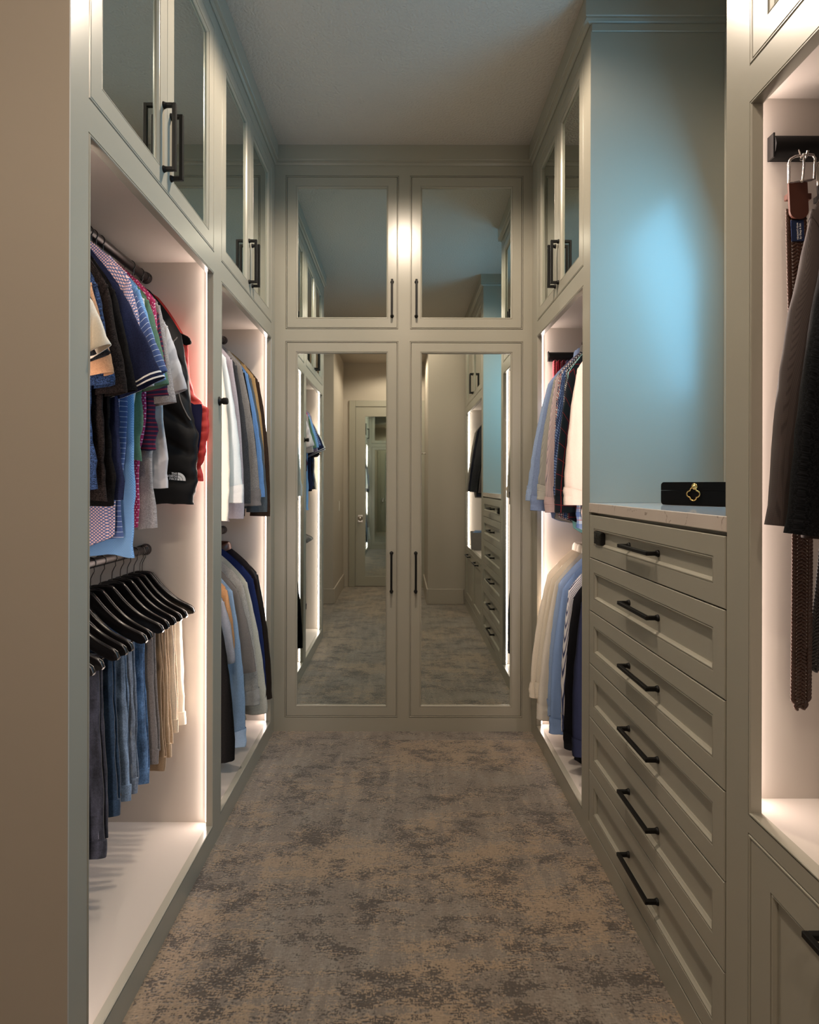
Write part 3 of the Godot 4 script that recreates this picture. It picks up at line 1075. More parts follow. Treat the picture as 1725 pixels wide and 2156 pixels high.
func build_cabinets() -> void:
	var tl := PI / 2
	var tr := -PI / 2
	var dl := (XL - BACK_L) * U - 0.004
	var drr := (BACK_R - XR) * U - 0.004
	var top := (298.0 + FLOOR_H) * U
	var low := (-95.0 + FLOOR_H) * U
	var a := unit("near left wardrobe with mirrored upper doors, short-sleeved shirts above and jeans below", Vector3(XL * U, 0, -0.3843 * D), tl, 0.9386, 0.069, 0.8977, dl, OPEN_LO, [top, low])
	var b := unit("far left wardrobe beside the mirrored end cabinet, long-sleeved tops and sweaters inside", Vector3(XL * U, 0, -0.692 * D), tl, 0.9395, 0.0403, 0.866, dl, OPEN_LO, [top, low])
	unit("far right wardrobe with dress shirts on two rails, next to the drawer chest", Vector3(XR * U, 0, -1.0 * D), tr, 0.9334, 0.1138, 0.8614, drr, OPEN_LO, [(289.0 + FLOOR_H) * U, low])
	unit("near right wardrobe with belts and jackets over a shelf and two lower doors", Vector3(XR * U, 0, -0.3995 * D), tr, 1.371, 0.0763, 1.30, drr, (-259.8 + FLOOR_H) * U, [top], true, 0.060)
	# end cabinet with four mirrored doors
	var e := thing("wardrobe_cabinet", "closed end cabinet with four mirrored doors facing the room", "wardrobe", Vector3(0, 0, -D), 0.0, "fitted wardrobes")
	var holes := [[-246.6 * U, 846.5 * U, -8.2 * U, 1170.2 * U], [15.2 * U, 846.5 * U, 254 * U, 1170.2 * U], [-246.6 * U, 29 * U, -8.2 * U, 821.5 * U], [15.2 * U, 29 * U, 254 * U, 821.5 * U]]
	part("face_frame", frame_mesh(XL * U, 0, XR * U, FRAME_TOP, holes), M.paint, e)
	var ca := MB.new()
	ca.box(Vector3(XL * U, 0.002, -0.6), Vector3(XR * U, FRAME_TOP - 0.002, -0.03), 0.0)
	part("carcass", ca, M.inside, e)
	for i in 4:
		var h: Array = holes[i]
		var g := 0.0074 + 0.0018
		var hx: float = -22.0 * U if i % 2 == 0 else 29.0 * U
		door_part(e, h[0] + g, h[1] + g, h[2] - g, h[3] - g, 0.0455, hx, 2.257 if i < 2 else 0.831, 0.178 if i < 2 else 0.2)
	# corner posts between the runs, so that no gap is left behind the frames
	# crown moulding round every cabinet
	var path := [Vector2(XL * U, -0.3843 * D), Vector2(XL * U, -D), Vector2(XR * U, -D), Vector2(XR * U, -0.694 * D), Vector2(BACK_R * U, -0.694 * D), Vector2(BACK_R * U, -0.3995 * D), Vector2(XR * U, -0.3995 * D), Vector2(XR * U, 0.05 * D)]
	var prof := [Vector2(0.0005, 2.953), Vector2(0.004, 2.953), Vector2(0.006, 2.957), Vector2(0.011, 2.962), Vector2(0.021, 2.964), Vector2(0.021, 2.968), Vector2(0.019, 2.969), Vector2(0.019, 2.973), Vector2(0.022, 2.976), Vector2(0.022, CEIL_Y)]
	var cr := MB.new()
	for j in prof.size() - 1:
		for i in path.size() - 1:
			var q := []
			for w in [[i, prof[j]], [i + 1, prof[j]], [i + 1, prof[j + 1]], [i, prof[j + 1]]]:
				q.append(mitre(path, w[0], w[1].x, w[1].y))
			cr.quad(q[0], q[1], q[2], q[3])
	struct("trim_1", cr, M.paint, "painted crown moulding running round the tops of the cabinets", "moulding")
	# drawer chest
	var L := 0.2945 * D
	var c := thing("drawer_chest", "tall chest of six panelled drawers under the quartz counter", "drawers", Vector3(XR * U, 0, -0.694 * D), tr)
	var y := func(u: float) -> float: return (u + FLOOR_H) * U
	var cf := MB.new()
	cf.box(Vector3(0, 0, -drr), Vector3(L, y.call(-39.8), -0.024), 0.0)
	cf.box(Vector3(0, 0, -0.024), Vector3(L, y.call(-490.5), 0), 0.001)
	cf.box(Vector3(0, y.call(-490.5), -0.024), Vector3(0.006, y.call(-39.8), -0.004), 0.001)
	cf.box(Vector3(L - 0.006, y.call(-490.5), -0.024), Vector3(L, y.call(-39.8), -0.004), 0.001)
	part("carcass", cf, M.paint, c)
	var gaps := [-42.8, -105.5, -182.3, -259.1, -335.9, -412.7, -489.5]
	for i in 6:
		var y1: float = y.call(gaps[i]) - 0.0015
		var y0: float = y.call(gaps[i + 1]) + 0.0015
		var mb := MB.new()
		var x0 := 0.0075
		var x1 := L - 0.0075
		mb.ring(x0, y0, x1, y1, [Vector2(0, -0.0215), Vector2(0, -0.0016), Vector2(0.0016, 0), Vector2(0.046, 0), Vector2(0.046, -0.0022), Vector2(0.0475, -0.0026), Vector2(0.049, -0.0008), Vector2(0.0512, -0.0008), Vector2(0.0545, -0.0048), Vector2(0.0572, -0.0072), Vector2(0.0572, -0.011)])
		mb.quad(Vector3(x0 + 0.057, y0 + 0.057, -0.0105), Vector3(x1 - 0.057, y0 + 0.057, -0.0105), Vector3(x1 - 0.057, y1 - 0.057, -0.0105), Vector3(x0 + 0.057, y1 - 0.057, -0.0105))
		mb.quad(Vector3(x0, y1, -0.0215), Vector3(x1, y1, -0.0215), Vector3(x1, y0, -0.0215), Vector3(x0, y0, -0.0215))
		var dr := part("drawer", mb, M.paint, c)
		var h := part("handle", handle_mesh(0.2), M.black, dr)
		h.transform = Transform3D(Basis(Vector3.BACK, PI / 2), Vector3(L / 2, (y0 + y1) / 2, -0.0105))
		if i == 0:
			var kp := MB.new()
			var kc := Vector3(0.104, (y0 + y1) / 2, -0.0105)
			kp.box(kc + Vector3(-0.036, -0.0215, 0), kc + Vector3(0.036, 0.0215, 0.016), 0.002)
			part("keypad_lock", kp, M.black, dr, "black keypad lock with two rows of keys")
			var ks := MB.new()
			for r in 2:
				for q in 5:
					var kk := kc + Vector3(-0.024 + q * 0.012, -0.010 + r * 0.017, 0.016)
					ks.box(kk + Vector3(-0.0035, -0.006, 0), kk + Vector3(0.0035, 0.006, 0.0016), 0.0006)
			part("keys", ks, M.wire, dr)
	# counter
	var ct := thing("countertop", "veined pale quartz counter over the six drawers", "countertop", Vector3(XR * U, y.call(-39.7), -0.694 * D), tr)
	var cm := MB.new()
	cm.box(Vector3(0.0005, 0, -drr), Vector3(L - 0.0005, 13.5 * U, 0.001), 0.0018)
	part("slab", cm, M.quartz, ct)

func mitre(path: Array, i: int, out: float, h: float) -> Vector3:
	var d0: Vector2 = (path[i] - path[i - 1]).normalized() if i > 0 else (path[i + 1] - path[i]).normalized()
	var d1: Vector2 = (path[i + 1] - path[i]).normalized() if i < path.size() - 1 else d0
	var n0 := Vector2(-d0.y, d0.x)
	var n1 := Vector2(-d1.y, d1.x)
	var s := (n0 + n1) / (1.0 + n0.dot(n1))
	var p: Vector2 = path[i] + s * out
	return Vector3(p.x, h, p.y)

func build_niche() -> void:
	var cy := (-26.2 + FLOOR_H) * U
	# cover panel on the end of the far right wardrobe, which the window lights
	var z := -0.694 * D
	var pm := MB.new()
	pm.box(Vector3(XR * U + 0.0005, cy + 0.0005, z), Vector3(BACK_R * U - 0.0005, 2.953, z + 0.006), 0.0)
	struct("trim_2", pm, M.paint, "smooth painted end panel of the far right wardrobe above the counter", "panel")
	var q := MB.new()
	q.box(Vector3(XR * U + 0.0005, cy + 0.0005, -0.3995 * D - 0.006), Vector3(BACK_R * U - 0.0005, 2.953, -0.3995 * D), 0.0)
	struct("trim_3", q, M.paint, "painted end panel of the near right wardrobe facing the niche", "panel")
	var t := MB.new()
	t.box(Vector3(BACK_R * U - 0.020, cy + 0.001, z + 0.006), Vector3(BACK_R * U - 0.0005, 2.94, z + 0.016), 0.003)
	t.box(Vector3(XR * U + 0.002, 2.925, z + 0.006), Vector3(BACK_R * U - 0.0005, 2.953, z + 0.012), 0.002)
	struct("trim_4", t, M.paint, "thin painted corner moulding at the right edge of the niche panel", "moulding")
	# black box with a gold quatrefoil pull
	var p0 := Vector3(345 * U, cy, -0.634 * D)
	var dir := Vector3(0.111, 0, 0.186).normalized()
	var back := Vector3(dir.z, 0, -dir.x)
	var bx := thing("jewellery_box", "black textured jewellery box with a gold quatrefoil pull on the counter", "box", p0 + dir * 0.118 + back * 0.09)
	bx.basis = Basis(dir, Vector3.UP, -back)
	var W := 0.118
	for half in 2:
		var mb := MB.new()
		var path := []
		var axes := []
		var ya: float = 0.0005 if half == 0 else 0.0475
		var yb: float = 0.0468 if half == 0 else 0.0745
		# rounded-rectangle outline seen from the front, swept through the depth
		var lo := PackedVector2Array()
		var r := 0.011
		for k in 4:
			var cx: float = (W - r) * (1 if k in [0, 3] else -1)
			var top: bool = k in [0, 1]
			var rr: float = r if (half == 1) == top else 0.0015
			cx = (W - rr) * (1 if k in [0, 3] else -1)
			var cyy: float = yb - rr if top else ya + rr
			for s in 6:
				var an := k * PI / 2 + s / 5.0 * PI / 2
				lo.append(Vector2(cx + rr * cos(an), cyy + rr * sin(an)))
		var pts := PackedVector3Array()
		for zz in [[-0.088, 0.975], [-0.09, 0.985], [0.087, 1.0], [0.09, 0.985]]:
			for i in lo.size() + 1:
				var w := lo[i % lo.size()]
				pts.append(Vector3(w.x * zz[1], w.y, zz[0]))
		mb.grid(pts, PackedVector2Array(), 4, lo.size() + 1, true)
		for zz in [-0.088, 0.09]:
			var m := Vector3(0, (ya + yb) / 2, zz)
			for i in lo.size():
				var f := 0.985 if zz > 0 else 0.975
				var a := Vector3(lo[i].x * f, lo[i].y, zz)
				var b := Vector3(lo[(i + 1) % lo.size()].x * f, lo[(i + 1) % lo.size()].y, zz)
				if zz > 0:
					mb.tri(m, a, b)
				else:
					mb.tri(m, b, a)
		part("box_base" if half == 0 else "lid", mb, M.boxskin, bx)
	var pull := MB.new()
	var ring := []
	for i in 49:
		var a := TAU * i / 48.0
		var ph := fposmod(a + PI / 4, PI / 2) - PI / 4
		var lobe := 0.0102 * cos(ph) + 0.0102 * sqrt(maxf(0.0, 1.0 - sin(ph) * sin(ph)))
		ring.append(Vector3(lobe * cos(a) * 1.05, 0.037 + lobe * sin(a), 0.094))
	pull.tube(ring, 0.0024, 8)
	part("quatrefoil_pull", pull, M.gold, bx, "gold quatrefoil ring")
	var ro := MB.new()
	ro.xf = Transform3D(Basis(), Vector3(0.001, 0.0605, 0.09))
	ro.lathe([Vector2(0.0105, 0), Vector2(0.0105, 0.0015), Vector2(0.008, 0.003), Vector2(0.004, 0.004), Vector2(0.004, 0.008), Vector2(0, 0.009)], 20)
	part("rosette", ro, M.gold, bx, "round gold rosette")

func build_left_clothes() -> void:
	var X := -372.0
	var T := 298.0
	var L := -95.0
	var white := heather(c8(208, 208, 206), 0.03)
	var cream := heather(c8(212, 203, 188), 0.04)
	var black := heather(c8(24, 22, 22), 0.25)
	var lattice_m := lattice(c8(206, 178, 180), c8(52, 84, 140), c8(236, 196, 190), 12, 0.066)
	var bluest := striped(c8(74, 92, 138), c8(205, 214, 226), 24, 2, false, 0.056)
	var sky := dotted(c8(128, 172, 218), c8(82, 128, 190), 6, 0.055)
	var green := heather(c8(92, 122, 100), 0.06)
	var pink := dotted(c8(178, 50, 98), c8(236, 190, 206), 12, 0.06)
	var camo := mottled(c8(206, 204, 206), c8(182, 180, 184), 0.25, 0.03)
	var ht := {"group": "short-sleeved tops on the upper left rail"}
	var add := func(called: String, label: String, cat: String, d: float, m: Material, opt := {}) -> Node3D:
		var q := ht.duplicate()
		q.merge(opt, true)
		return garment(called, label, cat, X, T, d, m, q)
	add.call("t_shirt", "cream t-shirt nearest the left frame on the upper rail", "t-shirt", 0.416, cream, {"hem": Vector2(-258, 122), "drop": 0.19})
	add.call("t_shirt", "charcoal grey t-shirt just behind the cream one on the upper left rail", "t-shirt", 0.427, heather(c8(64, 66, 72), 0.2), {"hem": Vector2(-266, 118), "drop": 0.2})
	add.call("polo_shirt", "tan polo shirt between the charcoal t-shirt and the blue polo", "polo shirt", 0.438, heather(c8(176, 136, 104), 0.08), {"hem": Vector2(-270, 103), "drop": 0.2})
	add.call("polo_shirt", "heathered indigo blue polo shirt left of the dark brown t-shirt", "polo shirt", 0.452, heather(c8(60, 84, 128), 0.25), {"hem": Vector2(-275, 94), "drop": 0.19})
	add.call("t_shirt", "dark brown t-shirt with long loose sleeves left of the black one", "t-shirt", 0.466, heather(c8(50, 42, 40), 0.2), {"hem": Vector2(-271, 90), "drop": 0.178})
	add.call("t_shirt", "black t-shirt between the dark brown t-shirt and the navy polo", "t-shirt", 0.477, black, {"hem": Vector2(-268, 94), "drop": 0.178, "len": 0.74})
	add.call("polo_shirt", "navy polo shirt with thin white stripes at the sleeve ends", "polo shirt", 0.488, heather(c8(34, 40, 68), 0.12), {"hem": Vector2(-248, 109), "drop": 0.166, "trim": white, "sw": 0.08})
	add.call("dress_shirt", "shirt with a blue and pink lattice print on the upper left rail", "shirt", 0.499, lattice_m, {"hem": Vector2(-269, 104), "drop": 0.118, "len": 0.82, "bw": 0.175, "tail": 0.03})
	add.call("dress_shirt", "slate blue shirt with fine white cross stripes on the upper left rail", "shirt", 0.510, bluest, {"hem": Vector2(-257, 122), "drop": 0.15, "len": 0.83, "bw": 0.18})
	add.call("polo_shirt", "light sky blue polo shirt between the striped shirt and the green t-shirt", "polo shirt", 0.521, sky, {"hem": Vector2(-262, 115), "drop": 0.132, "len": 0.86, "bw": 0.19})
	add.call("dress_shirt", "plain white short-sleeved shirt behind the sky blue polo", "shirt", 0.531, white, {"hem": Vector2(-280, 110), "drop": 0.15, "len": 0.84, "bw": 0.175})
	add.call("t_shirt", "sage green t-shirt right of the sky blue polo", "t-shirt", 0.542, green, {"hem": Vector2(-267, 113), "drop": 0.142, "len": 0.60})
	add.call("dress_shirt", "magenta shirt with tiny white dots behind the green t-shirt", "shirt", 0.551, pink, {"hem": Vector2(-286, 120), "drop": 0.128, "len": 0.80, "bw": 0.175})
	add.call("t_shirt", "burgundy and navy striped t-shirt right of the dotted magenta shirt", "t-shirt", 0.560, striped(c8(44, 36, 62), c8(120, 36, 56), 12, 4, false, 0.1), {"hem": Vector2(-277, 104), "drop": 0.16, "len": 0.58})
	add.call("t_shirt", "heather grey t-shirt beside the pale camouflage zip top", "t-shirt", 0.569, heather(c8(176, 168, 166), 0.12), {"hem": Vector2(-272, 97), "drop": 0.135, "len": 0.80})
	var zt: Node3D = add.call("zip_top", "pale grey camouflage zip top left of the black vest", "top", 0.582, camo, {"hem": Vector2(-265, 116), "drop": 0.18, "len": 0.69, "bw": 0.2, "th": 0.016})
	var zo: Dictionary = zt.get_meta("o")
	var zp := MB.new()
	var zpath := []
	for i in 12:
		var k := lerpf(0.30, 0.86, i / 11.0)
		zpath.append(Vector3(0.085, lerpf(top_y(0.085, zo.ws, zo.drop), -0.068 - zo.len, k) + zo.y0, zo.th + wave(zo, 0.085, lerpf(top_y(0.085, zo.ws, zo.drop), -0.068 - zo.len, k), k)))
	zp.tube(zpath, 0.0035, 6)
	part("zip", zp, heather(c8(110, 112, 130), 0.1), zt, "grey zip")
	# vests
	var puff := flat(c8(13, 12, 13), 0.62, 0.0, 0.35)
	puff.rim_enabled = true
	puff.rim = 0.3
	var bv: Node3D = garment("puffer_vest", "black quilted puffer vest with a white embroidered logo near its hem", "vest", X, T, 0.648, puff, {"vest": true, "len": 0.745, "ws": 0.172, "th": 0.034, "quilt": 0.125, "fold": 0.003, "yaw": 3.0, "full": true, "piping": heather(c8(120, 112, 108), 0.1), "drop": 0.165, "group": "vests at the end of the upper left rail"})
	vest_logo(bv)
	var red := flat(c8(190, 42, 34), 0.55)
	red.rim_enabled = true
	red.rim = 0.3
	var rv: Node3D = garment("puffer_vest", "red vest with navy lower panel hanging behind the black puffer vest", "vest", X, T, 0.671, red, {"vest": true, "len": 0.665, "ws": 0.166, "th": 0.02, "quilt": 0.05, "fold": 0.004, "yaw": -2.0, "drop": 0.165, "vw": 1.09, "group": "vests at the end of the upper left rail"})
	var ro: Dictionary = rv.get_meta("o")
	var nv := MB.new()
	var npts := PackedVector3Array()
	for r in 9:
		var k := lerpf(0.42, 0.80, r / 8.0)
		for c in 9:
			var x := lerpf(0.02, body_half(ro, k) * 0.955, c / 8.0)
			var y := lerpf(top_y(x, ro.ws, ro.drop), -0.068 - ro.len, k)
			npts.append(Vector3(x, y + ro.y0 + 0.05 * x, ro.th * 1.36 + wave(ro, x, y, k)))
	nv.grid(npts, PackedVector2Array(), 9, 9, false)
	part("navy_panel", nv, heather(c8(40, 40, 70), 0.08), rv, "navy panel")

	# lower rail of the near bay: trousers folded over black hangers, near to far
	var dk := denim(c8(40, 43, 54), 0.35, 1)
	trousers("navy black jeans with frayed hems, half hidden by the left frame", 0.470, dk, 0.15, 0.555, {"jeans": true, "seam": heather(c8(90, 92, 110), 0.1)})
	trousers("faded black jeans with worn side seams, hanging lowest", 0.500, denim(c8(48, 50, 60), 0.6, 2), 0.157, 0.515, {"jeans": true, "seam": heather(c8(120, 124, 140), 0.1)})
	trousers("dark teal blue jeans right of the faded black pair", 0.527, denim(c8(44, 62, 84), 0.3, 3), 0.15, 0.455, {"jeans": true, "seam": heather(c8(80, 110, 130), 0.1)})
	trousers("light washed blue jeans with a brass button at the waistband", 0.548, denim(c8(114, 136, 164), 0.4, 4), 0.143, 0.455, {"jeans": true, "shown": true, "seam": heather(c8(170, 186, 200), 0.1)})
	trousers("grey blue jeans with pale stitched seams right of the light washed pair", 0.567, denim(c8(112, 126, 146), 0.4, 5), 0.146, 0.455, {"jeans": true, "seam": heather(c8(190, 190, 186), 0.1)})
	trousers("mid blue jeans with a turned waistband left of the grey trousers", 0.586, denim(c8(86, 116, 156), 0.5, 6), 0.146, 0.465, {"jeans": true, "seam": heather(c8(150, 170, 196), 0.1)})
	trousers("heather grey wool trousers between the jeans and the chinos", 0.609, heather(c8(132, 126, 124), 0.16), 0.156, 0.43)
	trousers("olive tan chinos right of the grey wool trousers", 0.627, heather(c8(146, 124, 100), 0.06), 0.155, 0.478)
	trousers("sand chinos with a light crease along the leg", 0.643, heather(c8(184, 162, 136), 0.06), 0.153, 0.458)
	trousers("light beige chinos second from the far end of the rail", 0.659, heather(c8(206, 190, 168), 0.05), 0.158, 0.398)
	trousers("cream trousers at the far end of the lower rail", 0.674, heather(c8(232, 222, 206), 0.03), 0.16, 0.395)
	for q in [[0.442, "empty black wooden hanger nearest the left frame on the lower rail"], [0.456, "empty black wooden hanger before the navy black jeans"], [0.514, "empty black wooden hanger between the black jeans and the teal jeans"], [0.680, "empty black wooden hanger last on the lower rail against the lit end panel"]]:
		hanger(q[1], P(X, L, q[0]), deg_to_rad(rng.randf_range(-5, 5)), null, true, "black hangers on the lower left rail")

	# far bay, upper rail
	var g2 := {"long": true, "group": "long-sleeved tops in the far left wardrobe", "len": 0.78}
	var add2 := func(called: String, label: String, cat: String, h: float, d: float, m: Material, opt := {}) -> Node3D:
		var q := g2.duplicate()
		q.merge(opt, true)
		return garment(called, label, cat, X, h, d, m, q)
	add2.call("long_sleeve_top", "cream long-sleeved top nearest the middle post on the upper far rail", "top", T, 0.752, cream, {"hem": Vector2(-276, -60), "drop": 0.16, "len": 0.82})
	add2.call("long_sleeve_top", "white long-sleeved top with wide sleeve beside the cream one", "top", T, 0.778, heather(c8(200, 207, 208), 0.03), {"hem": Vector2(-260, -32), "drop": 0.15, "cuff": white, "sw": 0.062})
	add2.call("long_sleeve_top", "pale lilac grey long-sleeved top behind the white one", "top", T, 0.803, heather(c8(176, 166, 172), 0.06), {"hem": Vector2(-268, -60), "drop": 0.14, "len": 0.82})
	add2.call("sweater", "dark marled grey knit sweater between the lilac and the light grey tops", "sweater", T, 0.824, heather(c8(96, 96, 100), 0.5, 0.03), {"hem": Vector2(-264, -35), "drop": 0.15})
	add2.call("sweater", "light heather grey sweater with a plain cuff on the upper far rail", "sweater", T, 0.846, heather(c8(146, 140, 136), 0.12), {"hem": Vector2(-254, -40), "drop": 0.13, "cuff": heather(c8(120, 114, 112), 0.1), "th": 0.018})
	add2.call("long_sleeve_top", "black long-sleeved top on the upper far rail left of the blue one", "top", T, 0.868, black, {"hem": Vector2(-262, -40), "drop": 0.155, "len": 0.80})
	add2.call("long_sleeve_top", "cornflower blue long-sleeved top on the upper far rail", "top", T, 0.889, heather(c8(106, 146, 200), 0.06), {"hem": Vector2(-255, -25), "drop": 0.15})
	add2.call("long_sleeve_top", "slate grey long-sleeved top right of the cornflower blue one", "top", T, 0.908, heather(c8(84, 92, 98), 0.08), {"hem": Vector2(-256, -54), "drop": 0.16, "len": 0.8})
	add2.call("sweater", "camel tan sweater on the upper far rail beside the brown knit", "sweater", T, 0.930, heather(c8(180, 146, 100), 0.08), {"hem": Vector2(-268, -20), "drop": 0.145})
	add2.call("sweater", "brown ribbed knit sweater last on the upper far rail", "sweater", T, 0.955, heather(c8(92, 72, 60), 0.4, 0.03), {"hem": Vector2(-266, -66), "drop": 0.15, "th": 0.018})
	# far bay, lower rail
	add2.call("coat", "long black coat nearest the middle post on the lower far rail", "coat", L, 0.742, black, {"hem": Vector2(-262, -435), "drop": 0.17, "len": 0.86, "th": 0.02, "sw": 0.062, "st": 0.026})
	add2.call("sweater", "mid grey sweatshirt between the black coat and the tan top", "sweater", L, 0.768, heather(c8(138, 140, 148), 0.1), {"hem": Vector2(-270, -290), "drop": 0.16})
	add2.call("long_sleeve_top", "tan brown long-sleeved top on the lower far rail", "top", L, 0.787, heather(c8(176, 132, 92), 0.06), {"hem": Vector2(-276, -290), "drop": 0.12})
	add2.call("dress_shirt", "pale blue shirt whose cuff hangs lowest on the lower far rail", "shirt", L, 0.806, heather(c8(140, 166, 196), 0.05), {"hem": Vector2(-266, -447), "drop": 0.14, "cuff": heather(c8(160, 182, 208), 0.04)})
	add2.call("sweater", "taupe grey sweater with wide sleeves on the lower far rail", "sweater", L, 0.832, heather(c8(120, 114, 110), 0.08), {"hem": Vector2(-256, -330), "drop": 0.15, "sw": 0.06, "th": 0.018})
	add2.call("sweatshirt", "light marled grey sweatshirt with ribbed hem on the lower far rail", "sweatshirt", L, 0.862, heather(c8(186, 182, 176), 0.16), {"hem": Vector2(-258, -400), "drop": 0.13, "th": 0.02, "cuff": heather(c8(170, 168, 164), 0.1)})
	add2.call("sweatshirt", "pale stone sweatshirt right of the light marled one", "sweatshirt", L, 0.888, heather(c8(198, 196, 184), 0.05), {"hem": Vector2(-250, -426), "drop": 0.14, "th": 0.018, "cuff": heather(c8(188, 186, 176), 0.05)})
	add2.call("jacket", "navy blue jacket on the lower far rail beside the black leather one", "jacket", L, 0.918, heather(c8(34, 46, 92), 0.08), {"hem": Vector2(-262, -400), "drop": 0.14, "th": 0.02})
	var leather := flat(c8(30, 22, 20), 0.35)
	add2.call("jacket", "black leather jacket on a brown hanger, last on the lower rail", "jacket", L, 0.952, leather, {"hem": Vector2(-260, -430), "drop": 0.135, "th": 0.022, "sw": 0.058, "collar": flat(c8(84, 50, 36), 0.4), "wooden": true, "st": 0.026})

func vest_logo(bv: Node3D) -> void:
	var o: Dictionary = bv.get_meta("o")
	var at := Vector3(0.172, 0.086, 0.0)
	var k: float = 1.0 - at.y / o.len
	at.z = o.th * 1.24 + wave(o, at.x, at.y - o.y0, k) + 0.003
	var white := flat(c8(232, 228, 226), 0.7)
	var holder := MB.new()
	holder.xf = Transform3D(Basis(Vector3.UP, 0.18) * Basis(Vector3.BACK, -0.07), at)
	for r in [[0.0, 0.0072], [0.0085, 0.0165], [0.0178, 0.0262]]:
		var n := 14
		for i in n:
			var a0 := PI / 2 * i / n
			var a1 := PI / 2 * (i + 1) / n
			var q := [Vector2(cos(a1), sin(a1)) * r[1], Vector2(cos(a1), sin(a1)) * r[0], Vector2(cos(a0), sin(a0)) * r[0], Vector2(cos(a0), sin(a0)) * r[1]]
			holder.quad(Vector3(q[0].x, q[0].y, 0), Vector3(q[1].x, q[1].y, 0), Vector3(q[2].x, q[2].y, 0), Vector3(q[3].x, q[3].y, 0))
	part("logo_dome", holder, white, bv, "white quarter-dome emblem")
	var font := SystemFont.new()
	font.font_names = PackedStringArray(["Droid Sans"])
	font.font_weight = 700
	var row := 0
	for s in ["THE", "NORTH", "FACE"]:
		var tm := TextMesh.new()
		tm.text = s
		tm.font = font
		tm.font_size = 48
		tm.pixel_size = 0.00021
		tm.depth = 0.0008
		tm.horizontal_alignment = HORIZONTAL_ALIGNMENT_RIGHT
		var tn := part("logo_lettering", tm, white, bv)
		tn.transform = Transform3D(holder.xf.basis, at) * Transform3D(Basis(), Vector3(-0.0015, 0.0215 - row * 0.0088, 0))
		row += 1

